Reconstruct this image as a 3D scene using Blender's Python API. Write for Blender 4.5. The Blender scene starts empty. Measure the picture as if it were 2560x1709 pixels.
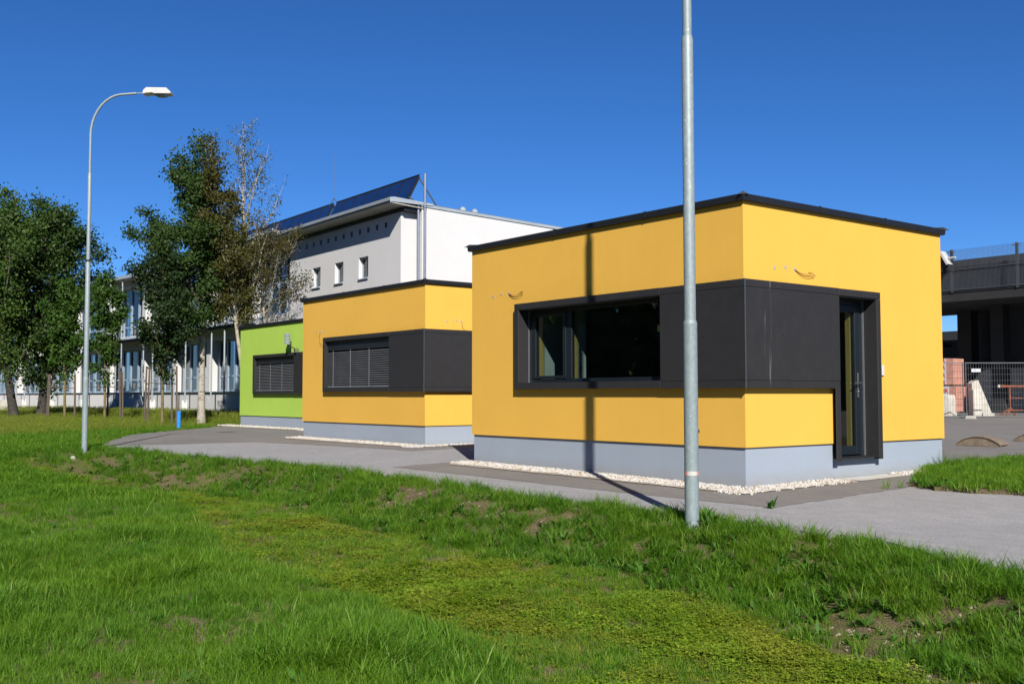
import bpy, bmesh, math, random
import numpy as np
from mathutils import Vector, Matrix
from mathutils.geometry import tessellate_polygon
rad = math.radians
scene = bpy.context.scene
COL = scene.collection

# ------------------------------------------------------------------ camera
YAW, PITCH, ROLL = rad(52.1333), rad(2.9533), rad(-0.0712)
CAM = Vector((9.2892, -11.2592, 1.2735))
Fv = Vector((-math.sin(YAW)*math.cos(PITCH), math.cos(YAW)*math.cos(PITCH), math.sin(PITCH)))
Rv = Vector((math.cos(YAW), math.sin(YAW), 0))
Uv = Rv.cross(Fv)
R2 = Rv*math.cos(ROLL) + Uv*math.sin(ROLL)
U2 = Uv*math.cos(ROLL) - Rv*math.sin(ROLL)
cd = bpy.data.cameras.new('camera')
cd.sensor_width = 36.0
cd.lens = 2600.73/2560*36.0
cd.clip_end = 3000
cam = bpy.data.objects.new('camera', cd)
COL.objects.link(cam)
M = Matrix((R2, U2, -Fv)).transposed().to_4x4()
M.translation = CAM
cam.matrix_world = M
scene.camera = cam

# ------------------------------------------------------------------ sky and sun
SUN_EL = rad(35.4)
SUN_H = Vector((0.860, -0.510, 0)).normalized()
TO_SUN = Vector((SUN_H.x*math.cos(SUN_EL), SUN_H.y*math.cos(SUN_EL), math.sin(SUN_EL)))
world = bpy.data.worlds.new('World')
scene.world = world
world.use_nodes = True
wn = world.node_tree
wn.nodes.clear()
wo = wn.nodes.new('ShaderNodeOutputWorld')
wb = wn.nodes.new('ShaderNodeBackground')
sk = wn.nodes.new('ShaderNodeTexSky')
sk.sky_type = 'NISHITA'
sk.sun_disc = False
sk.sun_elevation = SUN_EL
sk.sun_rotation = math.atan2(SUN_H.x, SUN_H.y)
sk.altitude = 0
sk.air_density = 0.7
sk.dust_density = 0.0
sk.ozone_density = 10.0
wb.inputs['Strength'].default_value = 0.060
hs = wn.nodes.new('ShaderNodeHueSaturation')
hs.inputs['Saturation'].default_value = 1.10
hs.inputs['Hue'].default_value = 0.504
wn.links.new(sk.outputs[0], hs.inputs['Color'])
wn.links.new(hs.outputs[0], wb.inputs['Color'])
wn.links.new(wb.outputs[0], wo.inputs['Surface'])
sd = bpy.data.lights.new('sun', 'SUN')
sd.energy = 4.5
sd.angle = rad(0.53)
sd.color = (1.0, 0.93, 0.83)
sun = bpy.data.objects.new('sun', sd)
COL.objects.link(sun)
sun.rotation_euler = TO_SUN.to_track_quat('Z', 'Y').to_euler()
sun.location = (30, -30, 40)

scene.view_settings.view_transform = 'Standard'
scene.view_settings.look = 'None'
scene.view_settings.gamma = 1.0
scene.view_settings.exposure = 0.95
scene.view_settings.use_curve_mapping = False
scene.render.engine = 'CYCLES'
scene.cycles.max_bounces = 6
scene.cycles.transparent_max_bounces = 12
scene.cycles.caustics_reflective = False
scene.cycles.caustics_refractive = False

# ------------------------------------------------------------------ materials
AL = 0.66      # keeps reflectances in their real-world range for the exposure above
def ac(c): return tuple(x*AL for x in c)
def nmat(name):
    m = bpy.data.materials.new(name)
    m.use_nodes = True
    nt = m.node_tree
    return m, nt, nt.nodes['Principled BSDF'], nt.nodes['Material Output']

def worldpos(nt, scale=(1, 1, 1)):
    g = nt.nodes.new('ShaderNodeNewGeometry')
    mp = nt.nodes.new('ShaderNodeMapping')
    mp.inputs['Scale'].default_value = scale
    nt.links.new(g.outputs['Position'], mp.inputs['Vector'])
    return mp.outputs['Vector']

def noise(nt, vec, scale, detail=4, rough=0.6):
    n = nt.nodes.new('ShaderNodeTexNoise')
    n.inputs['Scale'].default_value = scale
    n.inputs['Detail'].default_value = detail
    n.inputs['Roughness'].default_value = rough
    nt.links.new(vec, n.inputs['Vector'])
    return n.outputs['Fac']

def ramp(nt, fac, stops):
    r = nt.nodes.new('ShaderNodeValToRGB')
    e = r.color_ramp.elements
    while len(e) < len(stops):
        e.new(0.5)
    for i, (p, c) in enumerate(stops):
        e[i].position = p
        e[i].color = (*c, 1) if len(c) == 3 else c
    nt.links.new(fac, r.inputs['Fac'])
    return r.outputs['Color']

def mix(nt, fac, a, b, mode='MIX'):
    n = nt.nodes.new('ShaderNodeMix')
    n.data_type = 'RGBA'
    n.blend_type = mode
    for sock, v in ((n.inputs['Factor'], fac), (n.inputs['A'], a), (n.inputs['B'], b)):
        if hasattr(v, 'is_output'):
            nt.links.new(v, sock)
        elif isinstance(v, (int, float)):
            sock.default_value = v
        else:
            sock.default_value = (*v, 1)
    return n.outputs['Result']

def math_(nt, op, a, b=None, clamp=False):
    n = nt.nodes.new('ShaderNodeMath')
    n.operation = op
    n.use_clamp = clamp
    for i, v in enumerate((a, b)):
        if v is None:
            continue
        if hasattr(v, 'is_output'):
            nt.links.new(v, n.inputs[i])
        else:
            n.inputs[i].default_value = v
    return n.outputs[0]

def bump(nt, bs, h, strength, dist):
    b = nt.nodes.new('ShaderNodeBump')
    b.inputs['Strength'].default_value = strength
    b.inputs['Distance'].default_value = dist
    nt.links.new(h, b.inputs['Height'])
    nt.links.new(b.outputs[0], bs.inputs['Normal'])

def pbr(name, col, rough=0.7, var=(3.0, 0.12), bmp=None, metal=0.0, spec=0.5, stretch=(1, 1, 1), col2=None):
    m, nt, bs, out = nmat(name)
    col = ac(col); col2 = ac(col2) if col2 else None
    v = worldpos(nt, stretch)
    n = noise(nt, v, var[0], 6)
    a = var[1]
    c0 = tuple(max(0, x*(1-a)) for x in col)
    c1 = tuple(min(1, x*(1+a)) for x in (col2 or col))
    nt.links.new(ramp(nt, n, [(0.3, c0), (0.7, c1)]), bs.inputs['Base Color'])
    bs.inputs['Roughness'].default_value = rough
    bs.inputs['Metallic'].default_value = metal
    bs.inputs['Specular IOR Level'].default_value = spec
    if bmp:
        bump(nt, bs, noise(nt, worldpos(nt), bmp[0], 3), bmp[1], bmp[2])
    return m

def stucco(name, col, dirt=0.0):
    col = ac(col)
    m, nt, bs, out = nmat(name)
    v = worldpos(nt)
    big = noise(nt, v, 0.7, 4)
    fine = noise(nt, v, 90, 2)
    streak = noise(nt, worldpos(nt, (5, 5, 0.25)), 1.6, 4)
    c = ramp(nt, big, [(0.25, tuple(x*0.955 for x in col)), (0.75, tuple(x*1.03 for x in col))])
    c = mix(nt, 0.5, c, ramp(nt, fine, [(0.3, (0.93, 0.93, 0.93)), (0.7, (1.0, 1.0, 1.0))]), 'MULTIPLY')
    c = mix(nt, 0.25, c, ramp(nt, streak, [(0.35, (0.95, 0.945, 0.93)), (0.6, (1.0, 1.0, 1.0))]), 'MULTIPLY')
    if dirt:
        g = nt.nodes.new('ShaderNodeNewGeometry')
        sx = nt.nodes.new('ShaderNodeSeparateXYZ')
        nt.links.new(g.outputs['Position'], sx.inputs[0])
        h = math_(nt, 'SUBTRACT', 0.24, sx.outputs['Z'])
        h = math_(nt, 'MULTIPLY', h, 4.0, True)
        h = math_(nt, 'MULTIPLY', h, noise(nt, worldpos(nt, (1, 1, 2)), 5, 5))
        h = math_(nt, 'MULTIPLY', h, dirt, True)
        c = mix(nt, h, c, ac((0.33, 0.29, 0.20)))
    nt.links.new(c, bs.inputs['Base Color'])
    bs.inputs['Roughness'].default_value = 0.9
    bs.inputs['Specular IOR Level'].default_value = 0.2
    vo = nt.nodes.new('ShaderNodeTexVoronoi')
    vo.inputs['Scale'].default_value = 240
    nt.links.new(v, vo.inputs['Vector'])
    hh = math_(nt, 'ADD', vo.outputs['Distance'], noise(nt, v, 60, 4))
    bump(nt, bs, hh, 0.4, 0.004)
    return m

MT = {}
MT['yellow'] = stucco('yellow_render', (0.93, 0.55, 0.095))
MT['green'] = stucco('green_render', (0.50, 0.76, 0.12))
MT['plinth'] = stucco('plinth_render', (0.385, 0.455, 0.56), 0.85)
MT['white'] = stucco('white_render', (0.75, 0.76, 0.775))
MT['coping'] = pbr('coping_metal', (0.014, 0.017, 0.023), 0.45, (2, 0.25), spec=0.5)
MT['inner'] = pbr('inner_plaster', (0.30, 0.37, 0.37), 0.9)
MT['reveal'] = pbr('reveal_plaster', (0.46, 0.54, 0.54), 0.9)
MT['pine'] = pbr('pine_lining', (0.50, 0.35, 0.10), 0.6, (14, 0.2), stretch=(1, 1, 0.1))
MT['anthracite'] = pbr('anthracite_frame', (0.010, 0.017, 0.025), 0.4, (3, 0.1))
MT['alu'] = pbr('aluminium', (0.62, 0.66, 0.72), 0.3, (8, 0.1), metal=0.8)
MT['steel'] = pbr('steel', (0.55, 0.56, 0.57), 0.3, (8, 0.1), metal=0.9)
MT['screw'] = pbr('screw_metal', (0.03, 0.03, 0.034), 0.35, metal=0.3)
MT['plug'] = pbr('plug_mortar', (0.45, 0.41, 0.36), 0.9, (60, 0.3))
MT['cable'] = pbr('cable_black', (0.02, 0.02, 0.02), 0.6)
MT['plastic_white'] = pbr('white_plastic', (0.75, 0.76, 0.78), 0.4)
MT['slat'] = pbr('slat_metal', (0.17, 0.185, 0.21), 0.4, (2, 0.1))
MT['cord'] = pbr('ladder_cord', (0.42, 0.40, 0.42), 0.8)
MT['concrete'] = pbr('concrete', (0.42, 0.41, 0.38), 0.9, (4, 0.22), (40, 0.4, 0.01))
MT['concrete_pale'] = pbr('pale_concrete', (0.60, 0.58, 0.52), 0.9, (3, 0.2), (30, 0.4, 0.01), stretch=(1, 1, 0.4))
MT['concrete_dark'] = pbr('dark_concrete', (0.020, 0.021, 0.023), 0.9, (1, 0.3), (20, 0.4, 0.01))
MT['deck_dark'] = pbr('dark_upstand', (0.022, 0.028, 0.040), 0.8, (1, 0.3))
MT['galv_far'] = pbr('galvanised_wire', (0.13, 0.145, 0.165), 0.5, metal=0.3)
MT['soil_bed'] = pbr('gravel_bed', (0.40, 0.36, 0.30), 0.95, (30, 0.3))
MT['frame_blue'] = pbr('pale_blue_frame', (0.36, 0.46, 0.58), 0.45, (2, 0.1))
MT['maroon'] = pbr('maroon_panel', (0.085, 0.018, 0.02), 0.6)
MT['curtain'] = pbr('curtain', (0.50, 0.49, 0.44), 0.9, (3, 0.2), stretch=(8, 8, 0.2))
MT['void'] = pbr('dark_room', (0.02, 0.022, 0.025), 0.9)  # near-black colour standing in for the unlit rooms behind the school panes
MT['soffit'] = pbr('soffit_paint', (0.55, 0.54, 0.51), 0.8, (1.5, 0.12))
MT['fascia'] = pbr('fascia_metal', (0.46, 0.53, 0.58), 0.4, (1, 0.1), metal=0.2)
MT['roofing'] = pbr('roofing', (0.16, 0.17, 0.18), 0.8)
MT['panel_frame'] = pbr('solar_frame', (0.03, 0.032, 0.036), 0.4, metal=0.4)
MT['emblem'] = pbr('emblem_cream', (0.62, 0.52, 0.33), 0.7)
MT['blue_pipe'] = pbr('blue_pipe', (0.03, 0.29, 0.98), 0.35, (6, 0.12))
MT['stake'] = pbr('weathered_stake', (0.12, 0.092, 0.072), 0.9, (20, 0.3), (60, 0.4, 0.01), stretch=(1, 1, 0.15))
MT['timber'] = pbr('old_timber', (0.21, 0.165, 0.12), 0.9, (9, 0.35), (60, 0.4, 0.01))
MT['brick'] = pbr('hollow_brick', (0.56, 0.27, 0.205), 0.9, (6, 0.2), (50, 0.4, 0.01))
MT['wrap'] = pbr('white_wrap', (0.62, 0.63, 0.68), 0.4, (4, 0.12))
MT['wrap_red'] = pbr('red_print', (0.62, 0.085, 0.03), 0.5)
MT['rust'] = pbr('rusty_steel', (0.26, 0.075, 0.03), 0.85, (14, 0.45))
MT['sign_blue'] = pbr('sign_blue', (0.05, 0.09, 0.45), 0.5)
MT['lamp_white'] = pbr('lamp_housing', (0.62, 0.63, 0.62), 0.4, (3, 0.08))
MT['lamp_lens'] = pbr('lamp_lens', (0.30, 0.34, 0.36), 0.15, spec=0.8)
MT['tape_white'] = pbr('tape_white', (0.62, 0.60, 0.58), 0.6, (40, 0.15))
MT['tape_red'] = pbr('tape_red', (0.60, 0.28, 0.26), 0.6)
MT['stone'] = pbr('pale_stone', (0.55, 0.52, 0.46), 0.9, (20, 0.3))

def make_panel_mat():
    m, nt, bs, out = nmat('cladding_panel')
    v = worldpos(nt)
    n = noise(nt, v, 5, 6)
    c = ramp(nt, n, [(0.3, ac((0.026, 0.026, 0.0285))), (0.7, ac((0.031, 0.0305, 0.033)))])
    # dried run-off streaks with a shape of their own
    g = nt.nodes.new('ShaderNodeNewGeometry')
    sx = nt.nodes.new('ShaderNodeSeparateXYZ')
    nt.links.new(g.outputs['Position'], sx.inputs[0])
    st = noise(nt, worldpos(nt, (34, 34, 1.1)), 1.0, 3)
    a = math_(nt, 'SUBTRACT', sx.outputs['Y'], 0.40)
    a = math_(nt, 'ABSOLUTE', a)
    a = math_(nt, 'SUBTRACT', 1.0, math_(nt, 'MULTIPLY', a, 4.5), True)
    st = math_(nt, 'MULTIPLY', math_(nt, 'SUBTRACT', st, 0.60), 9.0, True)
    c = mix(nt, math_(nt, 'MULTIPLY', math_(nt, 'MULTIPLY', st, a), 0.42), c, ac((0.45, 0.45, 0.46)))
    nt.links.new(c, bs.inputs['Base Color'])
    nt.links.new(ramp(nt, noise(nt, v, 9, 4), [(0.3, (0.54,)*3), (0.7, (0.60,)*3)]), bs.inputs['Roughness'])
    bs.inputs['Specular IOR Level'].default_value = 0.35
    bump(nt, bs, noise(nt, v, 160, 2), 0.08, 0.002)
    return m
MT['panel'] = make_panel_mat()

def make_galv():
    m, nt, bs, out = nmat('galvanised_pole')
    v = worldpos(nt, (1, 1, 0.55))
    n = noise(nt, v, 28, 6, 0.7)
    c = ramp(nt, n, [(0.28, ac((0.23, 0.305, 0.34))), (0.55, ac((0.31, 0.385, 0.415))), (0.75, ac((0.39, 0.46, 0.485)))])
    sp = noise(nt, worldpos(nt), 34, 2, 0.5)
    c = mix(nt, ramp(nt, sp, [(0.68, (0, 0, 0)), (0.75, (1, 1, 1))]), c, ac((0.72, 0.75, 0.75)))
    nt.links.new(c, bs.inputs['Base Color'])
    bs.inputs['Metallic'].default_value = 0.15
    bs.inputs['Roughness'].default_value = 0.55
    bump(nt, bs, n, 0.15, 0.004)
    return m
MT['galv'] = make_galv()

def make_glass(name, tint, extra=0.0):
    m, nt, bs, out = nmat(name)
    nt.nodes.remove(bs)
    tr = nt.nodes.new('ShaderNodeBsdfTransparent')
    tr.inputs[0].default_value = (*tint, 1)
    gl = nt.nodes.new('ShaderNodeBsdfGlossy')
    gl.inputs['Roughness'].default_value = 0.01
    fr = nt.nodes.new('ShaderNodeFresnel')
    gm = nt.nodes.new('ShaderNodeNewGeometry')
    ior = math_(nt, 'ADD', 1.52, math_(nt, 'MULTIPLY', gm.outputs['Backfacing'], 1/1.52-1.52))
    nt.links.new(ior, fr.inputs['IOR'])
    f = math_(nt, 'ADD', math_(nt, 'MULTIPLY', fr.outputs[0], 1.25), extra, True)
    mx = nt.nodes.new('ShaderNodeMixShader')
    nt.links.new(f, mx.inputs[0])
    nt.links.new(tr.outputs[0], mx.inputs[1])
    nt.links.new(gl.outputs[0], mx.inputs[2])
    nt.links.new(mx.outputs[0], out.inputs['Surface'])
    return m
MT['glass'] = make_glass('window_glass', (0.72, 0.78, 0.77))
MT['glass_far'] = make_glass('school_glass', (0.55, 0.60, 0.62))

def make_solar():
    m, nt, bs, out = nmat('solar_collector')
    n = noise(nt, worldpos(nt), 1.2, 2)
    nt.links.new(ramp(nt, n, [(0.3, (0.004, 0.014, 0.060)), (0.7, (0.006, 0.020, 0.080))]), bs.inputs['Base Color'])
    bs.inputs['Roughness'].default_value = 0.22
    bs.inputs['Specular IOR Level'].default_value = 0.45
    return m
MT['solar'] = make_solar()

def make_asphalt(name, lo, hi, warm):
    lo, hi = lo*AL, hi*AL
    m, nt, bs, out = nmat(name)
    v = worldpos(nt)
    big = noise(nt, v, 0.45, 5)
    mid = noise(nt, worldpos(nt, (1, 2.2, 1)), 2.6, 5)
    grit = noise(nt, v, 52, 3, 0.75)
    speck = nt.nodes.new('ShaderNodeTexVoronoi')
    speck.inputs['Scale'].default_value = 48
    nt.links.new(v, speck.inputs['Vector'])
    c = ramp(nt, big, [(0.3, tuple(lo*w for w in warm)), (0.7, tuple(hi*w for w in warm))])
    c = mix(nt, 0.7, c, ramp(nt, mid, [(0.3, (0.80,)*3), (0.7, (1.08,)*3)]), 'MULTIPLY')
    c = mix(nt, 0.9, c, ramp(nt, grit, [(0.3, (0.62,)*3), (0.7, (1.30,)*3)]), 'MULTIPLY')
    c = mix(nt, ramp(nt, speck.outputs['Distance'], [(0.1, (0.5,)*3), (0.22, (0.0,)*3)]), c, tuple(min(1, hi*1.7*w) for w in warm))
    nt.links.new(c, bs.inputs['Base Color'])
    bs.inputs['Roughness'].default_value = 0.92
    bs.inputs['Specular IOR Level'].default_value = 0.25
    bump(nt, bs, grit, 0.5, 0.006)
    return m
MT['asphalt'] = make_asphalt('old_asphalt', 0.34, 0.39, (1.0, 1.0, 1.03))
MT['asphalt_new'] = make_asphalt('newer_asphalt', 0.20, 0.245, (1.05, 1.0, 0.95))

def make_ground():
    m, nt, bs, out = nmat('ground_soil')
    v = worldpos(nt)
    n1 = noise(nt, v, 1.1, 6)
    n2 = noise(nt, v, 14, 5, 0.7)
    n3 = noise(nt, v, 60, 3, 0.7)
    soil = ramp(nt, n3, [(0.3, ac((0.085, 0.062, 0.038))), (0.55, ac((0.20, 0.15, 0.095))), (0.75, ac((0.42, 0.36, 0.28)))])
    moss = ramp(nt, n2, [(0.3, ac((0.070, 0.125, 0.010))), (0.7, ac((0.16, 0.22, 0.022)))])
    f = ramp(nt, math_(nt, 'ADD', math_(nt, 'MULTIPLY', n1, 0.6), math_(nt, 'MULTIPLY', n2, 0.4)), [(0.47, (0.0,)*3), (0.66, (0.85,)*3)])
    nt.links.new(mix(nt, f, soil, moss), bs.inputs['Base Color'])
    bs.inputs['Roughness'].default_value = 0.95
    bs.inputs['Specular IOR Level'].default_value = 0.1
    bump(nt, bs, math_(nt, 'ADD', n2, n3), 0.8, 0.03)
    return m
MT['ground'] = make_ground()

def leaf_mat(name, stops, trans=0.4, patch=None, rough=0.55, attr='v', spec=0.25):
    """foliage: colour by a per-leaf value and the instance's own value"""
    m, nt, bs, out = nmat(name)
    at = nt.nodes.new('ShaderNodeAttribute')
    at.attribute_name = attr
    oi = nt.nodes.new('ShaderNodeObjectInfo')
    f = math_(nt, 'ADD', math_(nt, 'MULTIPLY', at.outputs['Fac'], 0.55), math_(nt, 'MULTIPLY', oi.outputs['Random'], 0.45))
    c = ramp(nt, f, [(p, ac(q)) for p, q in stops])
    if patch:
        n = noise(nt, worldpos(nt), patch[0], 4)
        c = mix(nt, ramp(nt, n, [(0.42, (0,)*3), (0.62, (patch[2],)*3)]), c, ac(patch[1]))
    nt.links.new(c, bs.inputs['Base Color'])
    bs.inputs['Roughness'].default_value = rough
    bs.inputs['Specular IOR Level'].default_value = spec
    tl = nt.nodes.new('ShaderNodeBsdfTranslucent')
    hs = mix(nt, 1.0, c, (1.35, 1.35, 0.55), 'MULTIPLY')
    nt.links.new(hs, tl.inputs['Color'])
    mx = nt.nodes.new('ShaderNodeMixShader')
    mx.inputs[0].default_value = trans
    nt.links.new(bs.outputs[0], mx.inputs[1])
    nt.links.new(tl.outputs[0], mx.inputs[2])
    nt.links.new(mx.outputs[0], out.inputs['Surface'])
    return m
MT['leaf_poplar'] = leaf_mat('poplar_leaf', [(0.1, (0.0367, 0.0798, 0.0162)), (0.6, (0.0667, 0.1355, 0.0252)), (0.95, (0.1250, 0.2074, 0.0405))], 0.38)
MT['leaf_bright'] = leaf_mat('young_leaf', [(0.1, (0.0396, 0.0961, 0.0136)), (0.6, (0.0679, 0.1527, 0.0204)), (0.95, (0.1131, 0.2149, 0.0317))], 0.38)
MT['leaf_dark'] = leaf_mat('dark_leaf', [(0.1, (0.0182, 0.0416, 0.0130)), (0.6, (0.0338, 0.0715, 0.0195)), (0.95, (0.0650, 0.1105, 0.0312))], 0.38)
MT['leaf_brown'] = leaf_mat('browning_leaf', [(0.1, (0.0515, 0.0458, 0.0125)), (0.5, (0.0889, 0.0801, 0.0187)), (0.95, (0.1217, 0.1373, 0.0312))], 0.38)
MT['leaf_sparse'] = leaf_mat('thin_leaf', [(0.1, (0.0553, 0.0751, 0.0187)), (0.6, (0.0939, 0.1160, 0.0270)), (0.95, (0.1326, 0.1638, 0.0416))], 0.38)
MT['leaf_wood'] = leaf_mat('woodland_leaf', [(0.1, (0.0540, 0.1008, 0.0360)), (0.6, (0.1080, 0.1800, 0.0576)), (0.95, (0.1620, 0.2520, 0.0810))], 0.2)
MT['grass'] = leaf_mat('grass_blade', [(0.05, (0.040, 0.155, 0.008)), (0.45, (0.115, 0.305, 0.017)), (0.8, (0.235, 0.43, 0.042)), (1.0, (0.44, 0.53, 0.14))], 0.5, (0.8, (0.205, 0.37, 0.022), 0.6))
MT['grass_short'] = leaf_mat('clover_leaf', [(0.05, (0.11, 0.22, 0.008)), (0.5, (0.24, 0.40, 0.018)), (0.95, (0.40, 0.54, 0.06))], 0.45, (1.1, (0.40, 0.39, 0.05), 0.5))
MT['weed'] = leaf_mat('weed_leaf', [(0.05, (0.035, 0.12, 0.012)), (0.5, (0.065, 0.19, 0.020)), (0.95, (0.12, 0.26, 0.035))], 0.38)
MT['grass_dry'] = leaf_mat('dry_blade', [(0.05, (0.16, 0.12, 0.05)), (0.5, (0.26, 0.20, 0.085)), (0.95, (0.36, 0.30, 0.14))], 0.3)
MT['grass_meadow'] = leaf_mat('meadow_blade', [(0.05, (0.09, 0.20, 0.012)), (0.5, (0.19, 0.32, 0.022)), (0.95, (0.34, 0.38, 0.06))], 0.42, (0.35, (0.30, 0.27, 0.07), 0.25))
MT['leaf_red'] = leaf_mat('red_leaf', [(0.1, (0.25, 0.02, 0.012)), (0.9, (0.42, 0.06, 0.02))], 0.3)

def gravel_mat():
    m, nt, bs, out = nmat('white_gravel')
    at = nt.nodes.new('ShaderNodeAttribute')
    at.attribute_name = 'v'
    c = ramp(nt, at.outputs['Fac'], [(0.0, ac((0.14, 0.11, 0.08))), (0.08, ac((0.46, 0.33, 0.20))), (0.20, ac((0.54, 0.49, 0.41))), (0.45, ac((0.64, 0.62, 0.58))), (1.0, ac((0.72, 0.72, 0.715)))])
    c = mix(nt, 0.6, c, ramp(nt, noise(nt, worldpos(nt), 70, 3), [(0.3, (0.82,)*3), (0.7, (1.0,)*3)]), 'MULTIPLY')
    nt.links.new(c, bs.inputs['Base Color'])
    bs.inputs['Roughness'].default_value = 0.85
    return m
MT['gravel'] = gravel_mat()

MT['pebble'] = pbr('pebble', (0.34, 0.29, 0.22), 0.9, (25, 0.45))
def bark(name, col, dark, scale, thr):
    m, nt, bs, out = nmat(name)
    n = noise(nt, worldpos(nt, (1, 1, 3.2)), scale, 5, 0.7)
    n2 = noise(nt, worldpos(nt), 3, 3)
    c = ramp(nt, n, [(thr-0.05, ac(dark)), (thr+0.04, ac(col))])
    c = mix(nt, 0.5, c, ramp(nt, n2, [(0.3, (0.7,)*3), (0.7, (1.05,)*3)]), 'MULTIPLY')
    nt.links.new(c, bs.inputs['Base Color'])
    bs.inputs['Roughness'].default_value = 0.9
    bump(nt, bs, n, 0.6, 0.02)
    return m
MT['bark_birch'] = bark('birch_bark', (0.46, 0.43, 0.38), (0.09, 0.075, 0.06), 4.0, 0.42)
MT['bark_aspen'] = bark('aspen_bark', (0.50, 0.46, 0.37), (0.18, 0.15, 0.11), 4.0, 0.40)
MT['bark_dark'] = bark('poplar_bark', (0.060, 0.052, 0.044), (0.025, 0.022, 0.02), 5.0, 0.5)
MT['bark_limb'] = bark('poplar_limb', (0.24, 0.21, 0.17), (0.09, 0.08, 0.065), 5.0, 0.45)
MT['bark_young'] = bark('young_bark', (0.22, 0.17, 0.075), (0.10, 0.08, 0.045), 6.0, 0.45)

# ------------------------------------------------------------------ mesh helpers
def tag(o, label=None, cat=None, group=None, kind=None):
    if label: o['label'] = label
    if cat: o['category'] = cat
    if group: o['group'] = group
    if kind: o['kind'] = kind
    return o

def thing(name, loc, label, cat, group=None):
    o = bpy.data.objects.new(name, None)
    o.empty_display_size = 0.2
    COL.objects.link(o)
    o.location = loc
    return tag(o, label, cat, group)

def absloc(o):
    v = Vector(o.location)
    while o.parent:
        o = o.parent
        v = v + Vector(o.location)
    return v

class MB:
    """collects polygons in world (or framed) coordinates and links them as one mesh object"""
    def __init__(self, xf=None):
        self.v, self.f, self.xf, self.smooth = [], [], xf, False
    def add(self, vs, fs):
        n = len(self.v)
        self.v += [tuple(p) for p in vs]
        self.f += [tuple(i+n for i in f) for f in fs]
        return self
    def box(self, x0, x1, y0, y1, z0, z1):
        x0, x1 = min(x0, x1), max(x0, x1)
        y0, y1 = min(y0, y1), max(y0, y1)
        z0, z1 = min(z0, z1), max(z0, z1)
        vs = [(x, y, z) for z in (z0, z1) for y in (y0, y1) for x in (x0, x1)]
        return self.add(vs, [(0, 2, 3, 1), (4, 5, 7, 6), (0, 1, 5, 4), (2, 6, 7, 3), (0, 4, 6, 2), (1, 3, 7, 5)])
    def quad(self, a, b, c, d):
        return self.add([a, b, c, d], [(0, 1, 2, 3)])
    def tube(self, pts, rs, n=8, caps=True):
        pts = [Vector(p) for p in pts]
        if not hasattr(rs, '__len__'):
            rs = [rs]*len(pts)
        base = len(self.v)
        ref = None
        for i, p in enumerate(pts):
            if i == 0: d = pts[1]-pts[0]
            elif i == len(pts)-1: d = pts[-1]-pts[-2]
            else: d = pts[i+1]-pts[i-1]
            d = d.normalized() if d.length > 1e-9 else Vector((0, 0, 1))
            if ref is None:
                ref = Vector((1, 0, 0)) if abs(d.x) < 0.8 else Vector((0, 1, 0))
            u = (ref - d*ref.dot(d)).normalized()
            ref = u
            w = d.cross(u)
            for k in range(n):
                a = 2*math.pi*k/n
                self.v.append(tuple(p + (u*math.cos(a) + w*math.sin(a))*rs[i]))
        for i in range(len(pts)-1):
            for k in range(n):
                a, b = base+i*n+k, base+i*n+(k+1) % n
                self.f.append((a, b, b+n, a+n))
        if caps:
            self.f.append(tuple(base+k for k in reversed(range(n))))
            e = base+(len(pts)-1)*n
            self.f.append(tuple(e+k for k in range(n)))
        return self
    def prism(self, prof, path0, path1):
        """prof: list of 3d points (planar), swept from offset path0 to path1"""
        n = len(prof)
        a, b = Vector(path0), Vector(path1)
        vs = [tuple(Vector(p)+a) for p in prof] + [tuple(Vector(p)+b) for p in prof]
        fs = [tuple(reversed(range(n))), tuple(range(n, 2*n))]
        fs += [(i, (i+1) % n, n+(i+1) % n, n+i) for i in range(n)]
        return self.add(vs, fs)
    def build(self, name, mat, parent=None, bevel=0.0, smooth=None, data_only=False):
        vs = [self.xf(p) for p in self.v] if self.xf else self.v
        o0 = absloc(parent) if parent else Vector((0, 0, 0))
        if parent is None:
            c = Vector([sum(p[i] for p in vs)/len(vs) for i in range(3)])
            c.z = min(p[2] for p in vs)
            o0 = c
        me = bpy.data.meshes.new(name)
        me.from_pydata([(p[0]-o0.x, p[1]-o0.y, p[2]-o0.z) for p in vs], [], self.f)
        bm = bmesh.new()
        bm.from_mesh(me)
        bmesh.ops.recalc_face_normals(bm, faces=bm.faces)
        if bevel:
            bmesh.ops.bevel(bm, geom=bm.edges[:], offset=bevel, segments=1, affect='EDGES', clamp_overlap=True)
        bm.to_mesh(me)
        bm.free()
        me.materials.append(mat)
        if smooth or (smooth is None and self.smooth):
            me.shade_smooth()
            me.set_sharp_from_angle(angle=rad(40))
        o = bpy.data.objects.new(name, me)
        COL.objects.link(o)
        if parent: o.parent = parent
        else: o.location = o0
        return o

def dup(o, parent, delta):
    c = o.copy()
    COL.objects.link(c)
    c.parent = parent
    c.location = Vector(o.location) + Vector(delta)
    return c

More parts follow.
